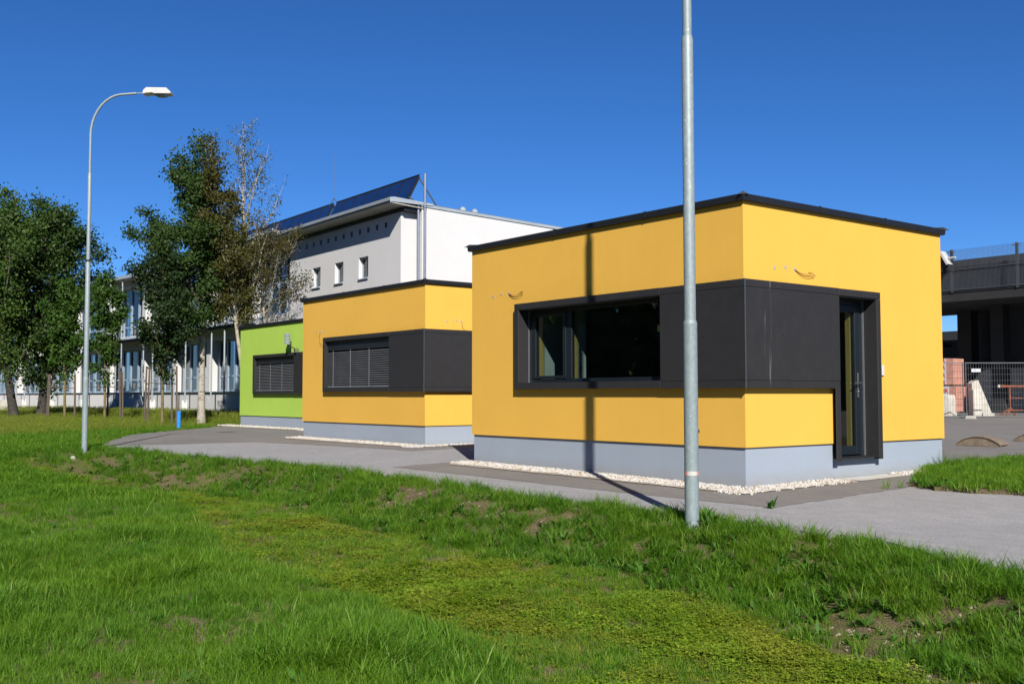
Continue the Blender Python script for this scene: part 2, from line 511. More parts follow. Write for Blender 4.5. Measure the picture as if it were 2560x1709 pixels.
def npmesh(name, V, F4, mat, parent=None, attr=None, smooth=False, tri=False):
    """big meshes from numpy arrays: V (n,3), F4 (m,4) or (m,3)"""
    me = bpy.data.meshes.new(name)
    k = 3 if tri else 4
    me.vertices.add(len(V))
    me.vertices.foreach_set('co', np.asarray(V, np.float32).ravel())
    me.loops.add(len(F4)*k)
    me.loops.foreach_set('vertex_index', np.asarray(F4, np.int32).ravel())
    me.polygons.add(len(F4))
    me.polygons.foreach_set('loop_start', np.arange(0, len(F4)*k, k, dtype=np.int32))
    me.polygons.foreach_set('loop_total', np.full(len(F4), k, np.int32))
    if attr is not None:
        a = me.attributes.new('v', 'FLOAT', 'FACE')
        a.data.foreach_set('value', np.asarray(attr, np.float32))
    me.update(calc_edges=True)
    me.validate()
    me.materials.append(mat)
    if smooth: me.shade_smooth()
    o = bpy.data.objects.new(name, me)
    COL.objects.link(o)
    if parent: o.parent = parent
    return o

# ------------------------------------------------------------------ terrain
def sst(x, a, b):
    t = np.clip((np.asarray(x, float)-a)/(b-a), 0, 1)
    return t*t*(3-2*t)

def gz(x, y):
    x = np.asarray(x, float); y = np.asarray(y, float)
    s = -0.8*x + y
    z = np.where(s > 0, 0.1*(1-np.exp(-np.maximum(s, 0)/7)), np.maximum(0.0143*s, -0.14))
    rise = 0.0165*np.clip(y-6, 0, 22)*sst(x, -22, -15)
    return z + rise
EDGE = np.array([(-60, -3.9), (-16.3, -3.95), (-15, -3.95), (-12.5, -3.55), (-10, -3.05), (-6.9, -2.62), (-3.9, -2.80), (-0.9, -2.85), (1.5, -2.42), (2.6, -2.55), (3.6, -2.50), (5.2, -3.15), (8, -4.3), (14, -6.5), (40, -16)])
def edge_y(x):
    return np.interp(x, EDGE[:, 0], EDGE[:, 1])
RNG = np.random.default_rng(7)
_wv = [(RNG.normal(0, 1, 2)*s, RNG.uniform(0, 6.28), a) for s, a in ((0.5, 0.030), (0.9, 0.020), (1.6, 0.014), (2.6, 0.010), (3.7, 0.008), (5.5, 0.006)) for _ in range(3)]
def lumps(x, y):
    return sum(a*np.sin(k[0]*x+k[1]*y+p) for k, p, a in _wv)
ASPH = [(-16.3, -3.95), (-23.0, -1.0), (-26.3, 1.7), (-30.2, 5.3), (-30.9, 8.2), (-30.5, 12), (-24, 12), (-24, 70), (60, 70), (60, -18), (40, -16)]
def in_poly(x, y, poly):
    x = np.asarray(x, float); y = np.asarray(y, float)
    c = np.zeros(np.broadcast(x, y).shape, bool)
    n = len(poly)
    for i in range(n):
        x0, y0 = poly[i]; x1, y1 = poly[(i+1) % n]
        with np.errstate(divide='ignore', invalid='ignore'):
            c ^= ((y0 > y) != (y1 > y)) & (x < (x1-x0)*(y-y0)/(y1-y0+1e-12)+x0)
    return c
FRONT = [tuple(e) for e in EDGE[1:]][::-1]   # right to left
ASPH_POLY = ASPH[:-1] + FRONT[:-1]
def mound_t(x):
    return np.interp(x, [-12, -9, -3, 1, 5], [2.3, 2.7, 3.6, 4.2, 4.6])
def terrain(x, y):
    x = np.asarray(x, float); y = np.asarray(y, float)
    t = edge_y(x) - y
    w = sst(x, -17, -9.5)
    z = gz(x, y)
    z = z - w*0.40*sst(t, 0.12, 1.55) + w*0.16*sst(t-mound_t(x), -0.3, 1.2) - (1-w)*0.10*sst(t, 0.5, 8)
    z = z + lumps(x, y)*np.clip(0.35+0.3*t, 0.25, 1.0)*np.where(t > -0.1, 1, 0.5) - 0.010
    z = np.where(in_poly(x, y, ASPH_POLY), gz(x, y)-0.06, z)
    return z

def axis(segs):
    out = [segs[0][0]]
    for a, b, st in segs:
        n = max(1, int(round((b-a)/st)))
        out += list(np.linspace(a, b, n+1)[1:])
    return np.array(out)
xs = axis([(-900, -200, 100), (-200, -70, 10), (-70, -20, 1.0), (-20, -8, 0.3), (-8, 9, 0.14), (9, 14, 0.5), (14, 60, 4), (60, 200, 20), (200, 900, 100)])
ys = axis([(-900, -200, 100), (-200, -60, 14), (-60, -14, 2), (-14, -1.5, 0.14), (-1.5, 12, 0.6), (12, 70, 3), (70, 200, 20), (200, 900, 100)])
X, Y = np.meshgrid(xs, ys, indexing='ij')
Z = terrain(X, Y)
V = np.stack([X, Y, Z], -1).reshape(-1, 3)
ny = len(ys)
ii, jj = np.meshgrid(np.arange(len(xs)-1), np.arange(ny-1), indexing='ij')
a = (ii*ny+jj).ravel()
F = np.stack([a, a+ny, a+ny+1, a+1], -1)
ground = npmesh('ground', V, F, MT['ground'], smooth=True)
tag(ground, 'grassy ground sinking into a shallow swale in front of the asphalt path', 'ground', kind='structure')

def sheet(name, poly, mat, dz, label, cell=2.0, skirt=0.0, kind='structure', zf=gz, jitter=0.0, jseg=0.2, seed=1):
    rnd = random.Random(seed)
    pts = []
    n = len(poly)
    for i in range(n):
        p, q = Vector(poly[i]), Vector(poly[(i+1) % n])
        L = (q-p).length
        if jitter and L < 30:
            k = max(1, int(L/jseg))
            nrm = Vector((-(q-p).y, (q-p).x)).normalized()
            for s in range(k):
                j = rnd.gauss(0, jitter) if s else 0
                pts.append(p.lerp(q, s/k) + nrm*j)
        else:
            pts.append(p)
    bm = bmesh.new()
    vs = [bm.verts.new((p.x, p.y, 0)) for p in pts]
    for t in tessellate_polygon([[Vector((p.x, p.y, 0)) for p in pts]]):
        try: bm.faces.new([vs[i] for i in t])
        except ValueError: pass
    xs_ = [p.x for p in pts]; ys_ = [p.y for p in pts]
    for ax, lo, hi in ((0, min(xs_), max(xs_)), (1, min(ys_), max(ys_))):
        c = math.ceil(lo/cell)*cell
        while c < hi:
            if -35 < c < 35:
                co = [0, 0, 0]; no = [0, 0, 0]
                co[ax] = c; no[ax] = 1
                bmesh.ops.bisect_plane(bm, geom=bm.verts[:]+bm.edges[:]+bm.faces[:], plane_co=co, plane_no=no, dist=1e-5)
            c += cell
    for v in bm.verts:
        v.co.z = float(zf(v.co.x, v.co.y)) + dz
    if skirt:
        be = [e for e in bm.edges if e.is_boundary]
        r = bmesh.ops.extrude_edge_only(bm, edges=be)
        for g in r['geom']:
            if isinstance(g, bmesh.types.BMVert): g.co.z -= skirt
    bmesh.ops.recalc_face_normals(bm, faces=bm.faces)
    if sum(f.normal.z for f in bm.faces) < 0:
        bmesh.ops.reverse_faces(bm, faces=bm.faces)
    me = bpy.data.meshes.new(name)
    bm.to_mesh(me); bm.free()
    me.materials.append(mat)
    o = bpy.data.objects.new(name, me)
    COL.objects.link(o)
    return tag(o, label, None, kind=kind)

sheet('asphalt_path', ASPH_POLY, MT['asphalt'], 0.0, 'pale grey asphalt path and yard around the box buildings', skirt=0.08, jitter=0.03)
COURT = [(-16.75, -3.73), (-16.35, -1.6), (-16.15, 0.1), (-12.85, 0.72), (-10.0, 1.0), (-10.3, 2.3), (-10.4, 12), (-23.9, 12), (-24, 11.5), (-30.3, 11.5), (-30.7, 8.2), (-30.05, 5.3), (-26.25, 1.75), (-22.95, -0.95)]
sheet('asphalt_court', COURT, MT['asphalt_new'], 0.004, 'darker newer asphalt court before the green and middle yellow buildings', jitter=0.02, seed=3)
APRON = [(-7.3, 6.2), (-6.75, 0.2), (-6.34, -1.75), (-1.24, -1.60), (1.52, -1.36), (1.27, 1.9), (0.74, 3.15), (0.55, 5.4), (0.3, 6.2)]
sheet('asphalt_apron', APRON, MT['asphalt_new'], 0.004, 'darker asphalt strip laid around the nearest yellow building', jitter=0.015, seed=4)
YARD = [(-9.5, 8.0), (-0.5, 6.4), (0.3, 7.3), (3, 10.5), (14, 15), (58, 30), (58, 68), (-22, 68), (-20, 14)]
sheet('rear_yard', YARD, MT['asphalt_new'], 0.006, 'dark asphalt storage yard behind the nearest building', jitter=0.02, seed=5)

ISLAND = [(0.06, 4.35), (-0.25, 6.5), (0.2, 7.4), (3, 10.6), (14, 15), (30, 21), (30, 14), (8, 4.0), (2.85, 2.05), (1.75, 1.72), (1.25, 1.95), (0.72, 3.2)]
isl_c = np.array(ISLAND).mean(0)
def isl_z(x, y):
    return gz(x, y) + 0.05
sheet('grass_verge', ISLAND, MT['ground'], 0.0, 'grass verge between the path and the rear yard', skirt=0.1, zf=isl_z, jitter=0.05, seed=6)

# ------------------------------------------------------------------ the three box pavilions
LX, LY, ZB, ZT = 6.40, 5.07, 0.56, 3.96
def wall_ring(mb, x0, x1, y0, y1, z0, z1, holes, thick=0.0):
    """outer faces of a rectangular room; holes: {'S':(x0,x1,z0,z1), 'E':(y0,y1,z0,z1)} with reveals of depth thick"""
    def face(P, u0, u1, hole):
        if not hole:
            mb.quad(P(u0, z0, 0), P(u1, z0, 0), P(u1, z1, 0), P(u0, z1, 0))
            return
        a, b, c, d = hole
        c = max(c, z0); d = min(d, z1)
        us = [u0, a, b, u1]; zs = sorted(set([z0, c, d, z1]))
        for i in range(3):
            for j in range(len(zs)-1):
                if i == 1 and zs[j] >= c-1e-6 and zs[j+1] <= d+1e-6: continue
                mb.quad(P(us[i], zs[j], 0), P(us[i+1], zs[j], 0), P(us[i+1], zs[j+1], 0), P(us[i], zs[j+1], 0))
        if thick:
            t = thick
            mb.quad(P(a, c, 0), P(a, c, t), P(a, d, t), P(a, d, 0))
            mb.quad(P(b, c, 0), P(b, c, t), P(b, d, t), P(b, d, 0))
            if d < z1-1e-6: mb.quad(P(a, d, 0), P(b, d, 0), P(b, d, t), P(a, d, t))
            if c > z0+1e-6: mb.quad(P(a, c, 0), P(b, c, 0), P(b, c, t), P(a, c, t))
    face(lambda u, z, t: (u, y0+t, z), x0, x1, holes.get('S'))
    face(lambda u, z, t: (x1-t, u, z), y0, y1, holes.get('E'))
    face(lambda u, z, t: (u, y1-t, z), x0, x1, None)
    face(lambda u, z, t: (x0+t, u, z), y0, y1, None)

def pavilion(org, wallmat, label, depth=LY, blinds=False, east=True, wires=(), zo=0.0):
    ox, oy = org
    P = thing('pavilion', (ox, oy, float(gz(ox, oy))), label, 'building', 'box pavilions beside the path')
    xf = lambda p: (p[0]+ox, p[1]+oy, p[2]+zo)
    def mb(): return MB(xf)
    HS = (-4.93, -1.46, 1.455, 2.80)
    HE = (2.03, 3.06, 0.34, 2.79)
    holes = {'S': HS, 'E': HE}
    m = mb(); wall_ring(m, -LX, 0, 0, depth, ZB, ZT, holes, 0.34)
    # underside lip of the render
    for a, b, c, d in ((-LX, 0, 0, 0.06), (-LX, 0, depth-0.06, depth)): m.quad((a, c, ZB), (b, c, ZB), (b, d, ZB), (a, d, ZB))
    m.quad((-LX, 0.06, ZB), (-LX+0.06, 0.06, ZB), (-LX+0.06, depth-0.06, ZB), (-LX, depth-0.06, ZB))
    for y0, y1 in ((0.06, HE[0]), (HE[1], depth-0.06)): m.quad((-0.06, y0, ZB), (0, y0, ZB), (0, y1, ZB), (-0.06, y1, ZB))
    m.build('wall', wallmat, P)
    m = mb(); wall_ring(m, -LX+0.03, -0.03, 0.03, depth-0.03, -0.4, ZB-0.004, {'E': HE}, 0.3)
    m.build('plinth', MT['plinth'], P)
    # inside of the room
    m = mb()
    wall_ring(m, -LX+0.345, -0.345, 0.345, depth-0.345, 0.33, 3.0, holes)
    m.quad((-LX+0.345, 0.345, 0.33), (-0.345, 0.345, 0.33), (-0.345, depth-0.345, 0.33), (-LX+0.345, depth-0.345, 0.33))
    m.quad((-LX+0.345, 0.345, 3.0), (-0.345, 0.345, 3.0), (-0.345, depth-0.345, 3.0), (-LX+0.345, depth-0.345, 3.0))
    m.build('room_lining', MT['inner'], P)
    m = mb().box(-LX+0.02, -0.02, 0.02, depth-0.02, 3.80, 3.92)
    m.build('roof', MT['roofing'], P)
    # coping lofted round the roof edge
    prof = [(-0.02, 3.952), (0.050, 3.952), (0.058, 3.962), (0.066, 4.035), (0.050, 4.052), (-0.28, 4.028), (-0.28, 3.90)]
    m = mb()
    rings = []
    for o, z in prof:
        b = len(m.v)
        m.v += [(-LX-o, -o, z), (o, -o, z), (o, depth+o, z), (-LX-o, depth+o, z)]
        rings.append(b)
    for r0, r1 in zip(rings, rings[1:]):
        for k in range(4):
            m.f.append((r0+k, r0+(k+1) % 4, r1+(k+1) % 4, r1+k))
    cp = m.build('coping', MT['coping'], P)
    m = mb()
    for cx, cy in ((0, 0), (-LX, 0), (0, depth)):
        s = Vector((0.035 if cx == 0 else -0.035, -0.035 if cy == 0 else 0.035))
        m = mb()
        m.prism([(cx+s.x*1.8-0.05, cy+s.y*1.8-0.05, 4.035), (cx+s.x*1.8+0.05, cy+s.y*1.8+0.05, 4.035), (cx+s.x*1.2, cy+s.y*1.2, 4.085)], (0, 0, 0), (-s.x*5, -s.y*5, -0.003))
        m.build('corner_cap', MT['coping'], cp)
    for k in range(1, 3):   # sheet joints
        x = -LX*k/3+0.3
        mb().box(x-0.012, x+0.012, -0.0685, 0.02, 3.962, 4.058).build('seam', MT['coping'], cp)
        y = depth*k/3
        mb().box(-0.02, 0.0685, y-0.012, y+0.012, 3.962, 4.058).build('seam', MT['coping'], cp)
    # cladding band
    cl = []
    def piece(name, *b, bev=0.0025, mat='panel'):
        o = mb().box(*b).build(name, MT[mat], P, bevel=bev)
        return o
    d, th = 0.10, 0.098
    piece('frame_board', -5.000, -1.503, -d, -0.002, 2.765, 2.868)
    piece('frame_board', -4.888, -1.503, -d-0.002, -0.002, 1.385, 1.490)
    piece('frame_board', -5.000, -4.890, -d, -0.002, 1.385, 2.762)
    piece('cladding_strip', -1.500, 0.094, -d, -0.002, 2.765, 2.865)
    piece('cladding_panel', -1.500, 0.094, -d+0.003, -0.002, 1.482, 2.761)
    piece('cladding_strip', -1.500, 0.094, -d, -0.002, 1.375, 1.478)
    piece('cladding_strip', 0.002, d, -0.094, 2.060, 2.765, 2.865)
    piece('cladding_panel', 0.002, d-0.003, -0.094, 2.060, 1.482, 2.761)
    piece('cladding_strip', 0.002, d, -0.094, 1.932, 1.375, 1.478)
    mb().box(0.0905, 0.1035, -0.1035, -0.0905, 1.372, 2.868).build('corner_trim', MT['steel'], P)
    # reveal linings
    piece('lining', -4.900, -4.886, -0.097, 0.125, 1.494, 2.762)
    piece('lining', -1.512, -1.503, -0.090, 0.125, 1.494, 2.762)
    piece('lining', -4.884, -1.514, -0.096, 0.125, 2.752, 2.762)
    piece('window_sill', -4.884, -1.514, -0.099, 0.125, 1.4905, 1.497)
    mb().box(-4.902, -4.882, 0.1255, 0.150, 1.498, 2.75).build('guide_rail', MT['alu'], P)
    # window: outer frame, sash, mullion
    W = mb().box(-4.88, -4.80, 0.155, 0.225, 1.498, 2.75)
    W.box(-1.60, -1.515, 0.155, 0.225, 1.498, 2.75)
    W.box(-4.80, -1.60, 0.155, 0.225, 1.498, 1.56)
    W.box(-4.80, -1.60, 0.155, 0.225, 2.69, 2.75)
    W.box(-3.905, -3.775, 0.156, 0.224, 1.56, 2.69)
    wf = W.build('window_frame', MT['anthracite'], P, bevel=0.003)
    S = mb()
    S.box(-4.797, -4.71, 0.140, 0.222, 1.563, 2.687); S.box(-3.985, -3.908, 0.140, 0.222, 1.563, 2.687)
    S.box(-4.71, -3.985, 0.140, 0.222, 1.563, 1.612); S.box(-4.71, -3.985, 0.140, 0.222, 2.635, 2.687)
    S.build('sash', MT['anthracite'], wf, bevel=0.003)
    mb().box(-4.71, -3.985, 0.178, 0.186, 1.612, 2.635).build('pane', MT['glass'], wf)
    mb().box(-3.775, -1.60, 0.178, 0.186, 1.56, 2.69).build('pane', MT['glass'], wf)
    m = mb()
    for x in (-4.74, -4.05, -3.8+0.06, -2.6, -1.7): m.tube([(x, 0.153, 1.528), (x, 0.147, 1.528)], 0.011, 8)
    tag(m.build('drain_caps', MT['cable'], wf), kind='stuff')
    mb().box(-4.795, -4.70, 0.23, 0.330, 1.50, 2.74).build('window_lining', MT['pine'], wf)
    mb().box(-3.90, -3.79, 0.230, 0.310, 1.50, 2.74).build('window_lining', MT['pine'], wf)
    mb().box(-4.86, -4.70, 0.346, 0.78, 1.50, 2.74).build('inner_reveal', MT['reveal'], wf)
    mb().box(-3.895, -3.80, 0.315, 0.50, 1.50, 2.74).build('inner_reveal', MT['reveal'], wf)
    if blinds:
        B = thing('blind', (0, 0, 0), None, None); B.parent = P; B.location = (0, 0, 0)
        s0 = None
        n = 17
        for k in range(n):
            z = 1.545 + k*0.0563
            if s0 is None:
                m = mb()
                m.prism([(0, -0.005, z-0.017), (0, 0.030, z+0.002), (0, 0.066, z+0.014), (0, 0.066, z+0.017), (0, 0.029, z+0.006), (0, -0.005, z-0.012)], (-4.872, 0, 0), (-1.525, 0, 0))
                s0 = m.build('slat', MT['slat'], B)
            else:
                dup(s0, B, (0, 0, k*0.0563))
        mb().box(-4.875, -1.522, -0.01, 0.075, 1.502, 1.526).build('bottom_rail', MT['slat'], B)
        mb().box(-4.875, -1.522, -0.01, 0.10, 2.50, 2.745).build('head_box', MT['coping'], B)
        c0 = None
        for x in (-4.55, -3.60, -2.62):
            if c0 is None: c0 = mb().box(x-0.003, x+0.003, -0.014, -0.010, 1.51, 2.50).build('ladder_cord', MT['cord'], B); x0 = x
            else: dup(c0, B, (x-x0, 0, 0))
    # door on the east face
    piece('frame_board', 0.002, d, 2.065, 3.125, 2.757, 2.862)
    piece('frame_board', 0.086, d, 1.937, 2.052, 0.300, 1.4785)
    piece('frame_board', 0.002, d, 3.034, 3.125, 0.300, 2.753)
    piece('lining', -0.13, 0.085, 2.055, 2.066, 0.36, 2.752)
    piece('lining', -0.13, 0.097, 3.022, 3.032, 0.345, 2.752)
    piece('lining', -0.13, 0.085, 2.068, 3.020, 2.742, 2.7535)
    mb().box(-0.14, 0.105, 2.058, 3.020, 0.330, 0.352).build('threshold', MT['screw'], P, bevel=0.003)
    mb().box(-0.158, -0.132, 3.000, 3.021, 0.354, 2.74).build('guide_rail', MT['alu'], P)
    D = mb()
    D.box(-0.235, -0.162, 2.92, 3.018, 0.354, 2.74); D.box(-0.235, -0.162, 2.068, 2.15, 0.354, 2.74)
    D.box(-0.235, -0.162, 2.15, 2.92, 2.66, 2.74)
    df = D.build('door_frame', MT['anthracite'], P, bevel=0.003)
    L = mb()
    L.box(-0.222, -0.148, 2.152, 2.26, 0.37, 2.655); L.box(-0.222, -0.148, 2.80, 2.917, 0.37, 2.655)
    L.box(-0.222, -0.148, 2.26, 2.80, 0.37, 0.50); L.box(-0.222, -0.148, 2.26, 2.80, 2.55, 2.655)
    dl = L.build('door', MT['anthracite'], P, bevel=0.003)
    mb().box(-0.190, -0.182, 2.26, 2.80, 0.50, 2.55).build('pane', MT['glass'], dl)
    mb().box(-0.30, -0.226, 2.77, 2.85, 0.42, 2.62).build('inner_edge', MT['pine'], dl)
    m = mb().box(-0.1475, -0.136, 2.842, 2.874, 1.24, 1.62)
    m.build('lock_plate', MT['steel'], dl, bevel=0.003)
    m = mb().tube([(-0.136, 2.858, 1.46), (-0.085, 2.858, 1.46)], 0.011, 10)
    m.tube([(-0.085, 2.866, 1.46), (-0.083, 2.80, 1.462), (-0.085, 2.69, 1.46)], [0.011, 0.012, 0.010], 10)
    mb().tube([(-0.136, 2.858, 1.33), (-0.122, 2.858, 1.33)], 0.010, 8).build('lock_cylinder', MT['steel'], dl)
    h = m.build('handle', MT['steel'], dl, smooth=True)
    # screws on the cladding
    m = mb()
    def scS(x, z): m.tube([(x, -0.0995, z), (x, -0.1045, z)], [0.010, 0.007], 6)
    def scE(y, z): m.tube([(0.0995, y, z), (0.1045, y, z)], [0.010, 0.007], 6)
    for x in (-4.84, -4.2, -3.5, -2.75, -2.0, -1.56): scS(x, 2.815); scS(x, 1.437)
    for z in (1.6, 1.95, 2.3, 2.62): scS(-4.945, z)
    for x in (-1.44, -0.65, 0.04):
        for z in (1.425, 1.53, 2.12, 2.71, 2.815): scS(x, z)
    for y in (-0.04, 0.72, 1.42, 2.0):
        for z in (1.425, 1.53, 2.12, 2.71, 2.815):
            if not (y > 1.95 and z < 1.5): scE(y, z)
    for z in (0.45, 0.8, 1.15, 1.44): scE(1.995, z)
    for z in (0.5, 1.0, 1.5, 2.0, 2.6, 2.81): scE(3.08, z)
    for y in (2.12, 2.6): scE(y, 2.81)
    for z in (0.6, 1.1, 1.6, 2.1, 2.6):
        m.tube([(0.0, 3.0225, z), (0.0, 3.019, z)], [0.010, 0.007], 6)
    for z in (1.62, 2.0, 2.35): m.tube([(-4.887, -0.01, z), (-4.882, -0.01, z)], [0.010, 0.007], 6)
    tag(m.build('screws', MT['screw'], P), kind='stuff')
    mb().box(0.001, 0.028, 3.255, 3.315, 1.58, 1.74).build('bell_switch', MT['plastic_white'], P, bevel=0.004)
    for pts, plugs, face in wires:
        Q = (lambda u, z, o: (u, -o, z)) if face == 'S' else (lambda u, z, o: (o, u, z))
        m = mb()
        for pl in pts:
            m.tube([Q(u, z, 0.005+0.04*k) for u, z, k in pl], 0.0036, 5)
        m.build('cable', MT['cable'], P, smooth=True)
        for u, z in plugs:
            mm = mb()
            mm.tube([Q(u, z, 0.0), Q(u, z, 0.004)], [0.030, 0.024], 9)
            mm.build('wall_plug', MT['plug'], P)
    return P

def arc(p, q, sag, n=9, out=0.6):
    r = []
    for i in range(n+1):
        t = i/n
        r.append((p[0]+(q[0]-p[0])*t, p[1]+(q[1]-p[1])*t-sag*4*t*(1-t), out*t))
    return r
wA = [([arc((-5.275, 3.085), (-4.90, 3.085), 0.055), arc((-5.275, 3.06), (-4.82, 3.085), 0.075, out=0.8), arc((-4.93, 3.075), (-4.83, 3.07), -0.01, 3, 1.0)], [(-5.74, 3.06), (-5.50, 3.085), (-5.275, 3.085)], 'S'),
      ([arc((1.132, 3.085), (1.49, 3.045), 0.035), arc((1.14, 3.07), (1.56, 3.03), 0.06, out=0.8), arc((1.45, 3.06), (1.555, 3.0), -0.03, 4, 1.0)], [(0.673, 3.08), (0.922, 3.10), (1.132, 3.085)], 'E')]
pavilion((0, 0), MT['yellow'], 'nearest yellow box building with clear window and tall glass door', wires=wA)
wB = [([[(-5.33, 3.05, 0), (-5.35, 2.92, 0.5), (-5.31, 2.78, 0.8), (-5.20, 2.68, 0.9), (-5.03, 2.66, 0.3)]], [(-5.566, 3.06), (-5.33, 3.06), (-5.06, 3.05)], 'S'),
      ([[(1.06, 3.08, 0), (1.06, 2.98, 0.5), (1.09, 2.91, 0.8), (1.14, 2.87, 1)]], [(0.633, 3.07), (0.91, 3.10), (1.06, 3.08)], 'E')]
pavilion((-11.52, 2.30), MT['yellow'], 'middle yellow box building with slatted blind in the window', blinds=True, wires=wB)
pavilion((-23.3, 5.47), MT['green'], 'lime green box building with slatted blind, farthest of the three', depth=4.5, blinds=True, zo=-0.04)

# weather sensor over the green building's window
def sensor(ox, oy, z):
    xf = lambda p: (p[0]+ox, p[1]+oy, p[2]+z)
    S = thing('weather_sensor', (ox, oy, z), 'small ribbed grey weather sensor above the green building window', 'sensor')
    MB(xf).box(0.20, 0.30, -0.07, 0.08, -0.02, 0.13).build('bracket', MT['steel'], S, bevel=0.004)
    MB(xf).tube([(0.24, -0.02, 0.10), (0.12, -0.08, 0.17), (-0.10, -0.16, 0.24), (-0.115, -0.17, 0.28)], 0.018, 8).build('arm', MT['cable'], S, smooth=True)
    first = None
    for k in range(7):
        if first is None:
            first = MB(xf).tube([(-0.115, -0.17, 0.285), (-0.115, -0.17, 0.30), (-0.115, -0.17, 0.325)], [0.118, 0.118, 0.085], 16).build('shield_ring', MT['fascia'], S, smooth=True)
        else: dup(first, S, (0, 0, k*0.052))
    MB(xf).tube([(-0.115, -0.17, 0.645), (-0.115, -0.17, 0.665), (-0.115, -0.17, 0.68)], [0.118, 0.10, 0.03], 16).build('cap', MT['fascia'], S, smooth=True)
sensor(-24.85, 5.37, 2.83)

# door pad and gravel strips
sheet('door_pad', [(0.0, 2.02), (0.40, 2.10), (0.36, 3.35), (0.0, 3.35)], MT['concrete_pale'], 0.012, 'pale concrete pad below the door of the nearest building', cell=5)

def rocks(name, areas, n, smin, smax, mat, label, seed, cat='gravel', hump=0.012, zf=gz, parent=None, lift=0.0):
    r = np.random.default_rng(seed)
    bm = bmesh.new()
    bmesh.ops.create_icosphere(bm, subdivisions=1, radius=1)
    bv = np.array([v.co[:] for v in bm.verts]); bf = np.array([[v.index for v in f.verts] for f in bm.faces]); bm.free()
    w = np.array([a[4] for a in areas], float); w /= w.sum()
    Vs, Fs, At = [], [], []
    for i in range(n):
        A = areas[r.choice(len(areas), p=w)]
        u, v = r.random(2)
        P0, e, g, width = np.array(A[0]), np.array(A[1]), np.array(A[2]), A[3]
        p = P0 + e*u + g*width*(v**1.0)*(1+0.10*math.sin(u*40+seed)+r.normal(0, 0.03))
        s = r.uniform(smin, smax)
        R = np.array(Matrix.Rotation(r.uniform(0, 6.28), 3, Vector(r.normal(size=3))))
        sc = s*np.array([r.uniform(0.8, 1.3), r.uniform(0.65, 1.0), r.uniform(0.5, 0.8)])
        pts = (bv*(1+r.normal(0, 0.13, (len(bv), 1))))*sc@R.T
        z = float(zf(p[0], p[1])) + lift + hump*(1-v)*r.uniform(0.2, 1.2) + s*0.35
        Vs.append(pts+np.array([p[0], p[1], z])); Fs.append(bf+i*len(bv)); At.append(np.full(len(bf), r.random()))
    o = npmesh(name, np.concatenate(Vs), np.concatenate(Fs), mat, attr=np.concatenate(At), tri=True)
    return tag(o, label, cat, kind='stuff')
def strips(ox, oy, east_len, x0=-6.5):
    return [((x0+ox, 0.02+oy), (-x0-0.03, 0), (0, -1), 0.50, 4.4), ((-0.03+ox, 0.02+oy), (0.0, -0.0), (1, -1), 0.50, 0.2),
            ((-0.02+ox, 0.0+oy), (0, east_len), (1, 0), 0.42, 0.9), ((-0.02+ox, 0.0+oy), (0.45, 0.0), (0, -1), 0.58, 0.28)]
def bed(name, ox, oy, east_len, label):
    sheet(name, [(-6.5+ox, 0.1+oy), (-6.2+ox, -0.72+oy), (-2.3+ox, -0.64+oy), (0.45+ox, -0.56+oy), (0.40+ox, east_len+oy), (-0.1+ox, east_len+oy), (-0.1+ox, 0.1+oy)], MT['soil_bed'], 0.014, label, cell=3, jitter=0.02)
bed('gravel_bed', 0, 0, 1.95, 'gravel bed along the nearest yellow building')
bed('gravel_bed', -11.52, 2.3, 5.0, 'gravel bed along the middle yellow building')
bed('gravel_bed', -23.3, 5.47, 4.4, 'gravel bed along the green building')
rocks('gravel', strips(0, 0, 1.95) + [((-0.02, 3.40), (0, 1.5), (1, 0), 0.28, 0.45)], 9500, 0.010, 0.025, MT['gravel'], 'white gravel strip at the foot of the nearest yellow building', 11)
rocks('gravel', strips(-11.52, 2.3, 5.0), 6500, 0.015, 0.030, MT['gravel'], 'white gravel strip at the foot of the middle yellow building', 12)
rocks('gravel', strips(-23.3, 5.47, 4.4, -7.4), 3600, 0.024, 0.042, MT['gravel'], 'white gravel strip at the foot of the green building', 13)

